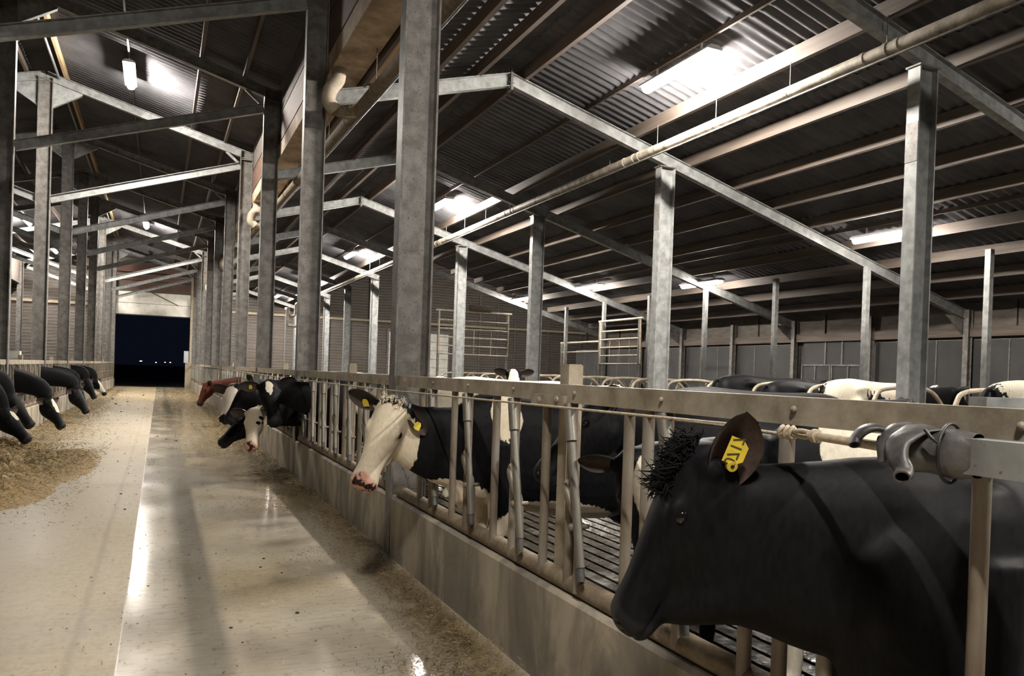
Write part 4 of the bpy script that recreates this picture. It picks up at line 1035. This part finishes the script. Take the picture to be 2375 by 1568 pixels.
# --- cows waiting inside the fence
f3 = Frame((.75,-.144,1.44), (.406,-.015,-.41), (.911,-.412,.8), 1.0)
c3 = hero('cow', 'black cow in profile standing inside the fence behind the square post, head raised', (2.97,3.65), PI, f3, neck_to(f3), .014, 5,
          [(1, (.42,0,.78), (.13,.2,.12)), (1, (-.9,0,.55), (.4,.4,.15))], CP)
f4 = Frame((1.0,-.20,1.2), (.03,.20,-.50), (.45,.8,.4), .98); A4 = fax(f4)
c4 = hero('cow', 'black cow with a white blaze, head lowered behind the bars left of the foreground cow', (3.0,2.78), PI, f4, neck_to(f4), .014, 5,
          [(1, tuple(f4.p(.16,.01,0)), (.15,.060,.09), A4), (1, (.02,.25,1.28), (.26,.30,.30)), (1, (0,0,.3), (.2,.3,.35))], CP, earL=.17, earw=.06)
# --- group eating halfway along the right fence
def grp_cow(lab, o, poll, hd, up, patches=(), mat=None, s=1.0, vox=.02, mid=None, rz=PI, ears=None):
    k_ = .25; o = (o[0]+(k_ if abs(rz) > 1 else -k_), o[1]); poll = (poll[0]+k_, poll[1], poll[2])
    fr = Frame(poll, hd, up, s); A = fax(fr)
    P = [(sg, tuple(fr.p(*c)), r, A) if hf else (sg, c, r) for sg, c, r, hf in patches]
    return hero('cow', lab, o, rz, fr, neck_to(fr, mid=mid), vox, 3, P, mat, None, True, ears=ears), fr
def kerb_cow(lab, o, poll, hd, up, patches=(), mat=None, s=1.08, rz=math.radians(200)):
    """same, with the head given in barn coordinates"""
    Q = Matrix.Rotation(-rz, 3, 'Z'); fr = Frame(Q @ (Vector(poll)-Vector((o[0],o[1],-.03))), Q @ Vector(hd), Q @ Vector(up), s); A = fax(fr)
    P = [(sg, tuple(fr.p(*c)), r, A) for sg, c, r, hf in patches]
    return hero('cow', lab, o, rz, fr, neck_to(fr), .02, 3, P, mat, None, True), fr
ca, fa = kerb_cow('black cow with a white diamond on its forehead facing the camera at the right kerb', (2.35,10.3), (1.274,10.40,1.326), (.064,-.365,-.52), (-.1,-.8,.6),
   [(1,(.085,0,.01),(.10,.047,.08),True)])
cd, fd = kerb_cow('white headed cow with dark ear spots eating at the foot of the right kerb', (2.35,11.12), (1.134,10.677,.95), (-.076,-.30,-.42), (-.35,-.75,.5),
   [(1,(.22,0,-.1),(.36,.22,.25),True),(-1,(.12,.10,-.05),(.035,.03,.05),True),(-1,(.2,.07,-.03),(.03,.03,.03),True),(-1,(0,.2,-.07),(.06,.05,.08),True)], CPP, 1.0)
cb, fb = kerb_cow('black cow in profile reaching its muzzle over the alley behind the diamond faced cow', (2.35,12.0), (1.051,11.10,1.303), (-.274,-.10,-.47), (-.9,.2,.5))
cc, fc = kerb_cow('black cow with lowered head nosing the feed beside the white headed cow', (2.35,12.75), (1.135,11.50,.89), (-.306,-.084,-.30), (-.6,0,.8))
ce, fe = kerb_cow('white faced black cow mostly hidden at the far side of the feeding group', (2.35,13.5), (.99,12.25,1.23), (-.144,-.27,-.43), (-.5,-.6,.6), [(1,(.30,0,-.05),(.30,.16,.2),True)])
cg, fg = grp_cow('dark red brown cow lowering its head to the far part of the right kerb', (1.95,20.0), (.95,-.35,1.08), (.17,.12,-.44), (.8,.1,.6), [], CBR)
# --- cows on the left
for lab, Y, poll, hd, pt in (
    ('big black cow with a small white star eating at the silage mound on the left', 14.2, (.66,.03,.75), (.30,-.12,-.37), [(1,(.13,0,0),(.085,.055,.07),True)]),
    ('black cow with its neck lowered just behind the big black cow on the left', 15.1, (.60,.10,.92), (.26,-.10,-.36), []),
    ('black cow with a white triangle on its forehead eating at the left kerb', 17.2, (.92,-.05,.78), (.22,-.10,-.40), [(1,(.14,0,0),(.15,.06,.08),True)]),
    ('black cow bent to the feed at the left kerb past the white triangle cow', 21.0, (1.05,-.10,.85), (.20,-.08,-.36), []),
    ('black cow eating at the left kerb, second beyond the white triangle cow', 22.9, (.93,-.06,.90), (.17,-.08,-.44), []),
    ('black cow with a white neck band eating at the far left kerb', 27.0, (.84,-.02,.95), (.20,-.09,-.44), [(1,(.35,0,1.0),(.22,.3,.3),False)]),
    ('white faced cow eating at the far left kerb, nearest to the doorway', 30.0, (.86,-.03,.9), (.26,-.12,-.36), [(1,(.30,0,-.08),(.30,.09,.3),True)])):
    grp_cow(lab, (-2.78,Y), poll, hd, (.75,-.35,.6), pt, None, 1.06, .022, ((.42,0,1.14),(poll[0]+.04,poll[1]*.8,poll[2]+.22)), 0)
# ear tags and hair of the near cows
tp = eb+ed*.085+en.normalized()*.016
ear_tag(c1, f1, eb+ed*.098+en.normalized()*.022+f1.d(.0,0,0), en.normalized()*.9+Vector((.25,0,.15)), -Vector((.92,.0,.25)), .075, .055, '0717')
b = MB(); p = eb+ed*.055+en.normalized()*.026; ax = en.normalized()
b.tube([p-ax*.010, p+ax*.006], .0155, 14); b.tube([p+ax*.005, p+ax*.0075], .006, 10, 1); b.build('tag_button', [MT['yellow'], MT['black']], c1)
hair(c1, [f1.p(x,y,.010-.25*max(0,-x)) for x in (-.05,-.025,0,.03,.06,.09,.12) for y in (-.06,-.03,0,.03,.06)], f1.d(.35,0,.45), .045, 750, MT['black_hair'], 3, .6, .0026, .8)
e2 = {s: f2.p(0,s*.118,-.075) for s in (-1,1)}
for s in (-1, 1):
    d = (f2.d(-.08,-1,.12) if s < 0 else f2.d(*ER2)).normalized(); n = f2.d(.75,0,.55).normalized() if s < 0 else f2.d(*EN2).normalized()
    ear_tag(c2, f2, e2[s]+d*.085+n*.012-f2.d(-.5,0,.4)*.035, n, f2.d(-.6,s*.2,.5), .045, .055)
hair(c2, [f2.p(x,y,.008) for x in (-.04,-.01,.02) for y in (-.06,-.03,0,.03,.06)], f2.d(-.75,0,.6), .022, 130, MT['white_hair'], 5, .9, .0018, .9)
for t_, fr, s in ((ca,fa,1),(ca,fa,-1),(cb,fb,1),(c3,f3,1)):
    e = fr.p(0,s*.118,-.075); d = fr.d(-.15,s,.05).normalized(); n = fr.d(.75,0,.55).normalized()
    ear_tag(t_, fr, e+d*.09+n*.012-fr.z*.02, n if t_ is not c3 else fr.y, fr.d(-.6,0,.5), .04, .055)
# --- cows standing about in the pen, backs over the rail
fs = Frame((.98,0,1.40), (.82,0,-.57), (.57,0,.82))
ST = {}
def pen_cow(key, lab, x, y, rz, mat, z=-.03, sc=1.0):
    if key not in ST: ST[key] = cow_mesh('standing_cow', [mat, MT['innerear']], fs, neck_to(fs), .03, 3)
    t = thing('cow', lab, 'cow', (x,y,z), math.radians(rz), 'cows standing in the right pen'); t.scale = (sc,)*3
    b_ = bpy.data.objects.new('body', ST[key]); COL.objects.link(b_); b_.parent = t
    b_.material_slots[0].link = 'OBJECT'; b_.material_slots[0].material = mat
    return t
K = [coat('pen cow coat 1', 1, .44), coat('pen cow coat 2', 2, .56), coat('pen cow coat 3', 3, .50), coat('pen cow coat 4', 4, .9), coat('pen cow coat 5', 5, .38), coat('pen cow coat grey', 6, .8, black=(.022,.021,.022))]
pen_cow('s','mostly white cow standing broadside behind the rail left of the square post', 5.25,10.2,-22, K[4], sc=1.03)
pen_cow('s','black backed cow standing behind the rail left of the nearest column', 4.9,17.0,-4, K[1], sc=1.03)
pen_cow('s','pale backed cow far along the rail beyond the second column', 3.3,22.0,175, K[0])
pen_cow('s','pale backed cow by the rail left of the second column', 3.1,19.2,175, K[4])
pen_cow('s','patched cow far back in the pen beyond the second column', 5.0,20.5,-20, K[2])
pen_cow('s','dark cow with a pale rump standing right of the middle pen column', 6.6,6.5,-38, K[5], sc=1.02)
pen_cow('s','pale cow standing left of the middle pen column', 3.5,9.2,158, K[0], sc=1.0)
pen_cow('s','white cow with black spots standing in a cubicle right of the nearest pen column', 10.2,5.77,0, K[0], .12, 1.05)
pen_cow('s','black and white cow standing in a cubicle left of the nearest pen column', 10.1,8.13,0, K[2], .12, 1.03)
pen_cow('s','black cow standing in a cubicle right of the grey partition panel', 10.2,10.49,0, K[3], .12, 1.05)
pen_cow('s','black cow in the cubicle next to the grey partition panel', 10.1,9.31,0, K[3], .12, 1.0)
pen_cow('s','dark cow standing in the far cubicle row before the grid doors', 14.4,13.4,0, K[1], .12, 1.0)
pen_cow('s','dark cow standing in the far cubicle row near the right edge', 14.5,7.9,0, K[3], .12, 1.0)
fw = Frame((.70,0,1.62), (.55,0,-.84), (.84,0,.55)); AW = fax(fw)
hero('cow', 'cow with a broad white blaze looking over the rail beside the square post', (5.5,12.1), math.radians(-114), fw, neck_to(fw), .024, 3, [(1, tuple(fw.p(.22,0,0)), (.26,.09,.12), AW)], CP, None, True)
pen_cow('s','red brown cow standing behind the left fence near the white water column', -4.9,35.5,178, CBR)
pen_cow('s','pale tan cow standing behind the left fence farther than the red brown one', -5.2,40.0,176, coat('pen cow coat tan', 7, .9, black=(.42,.27,.12)))
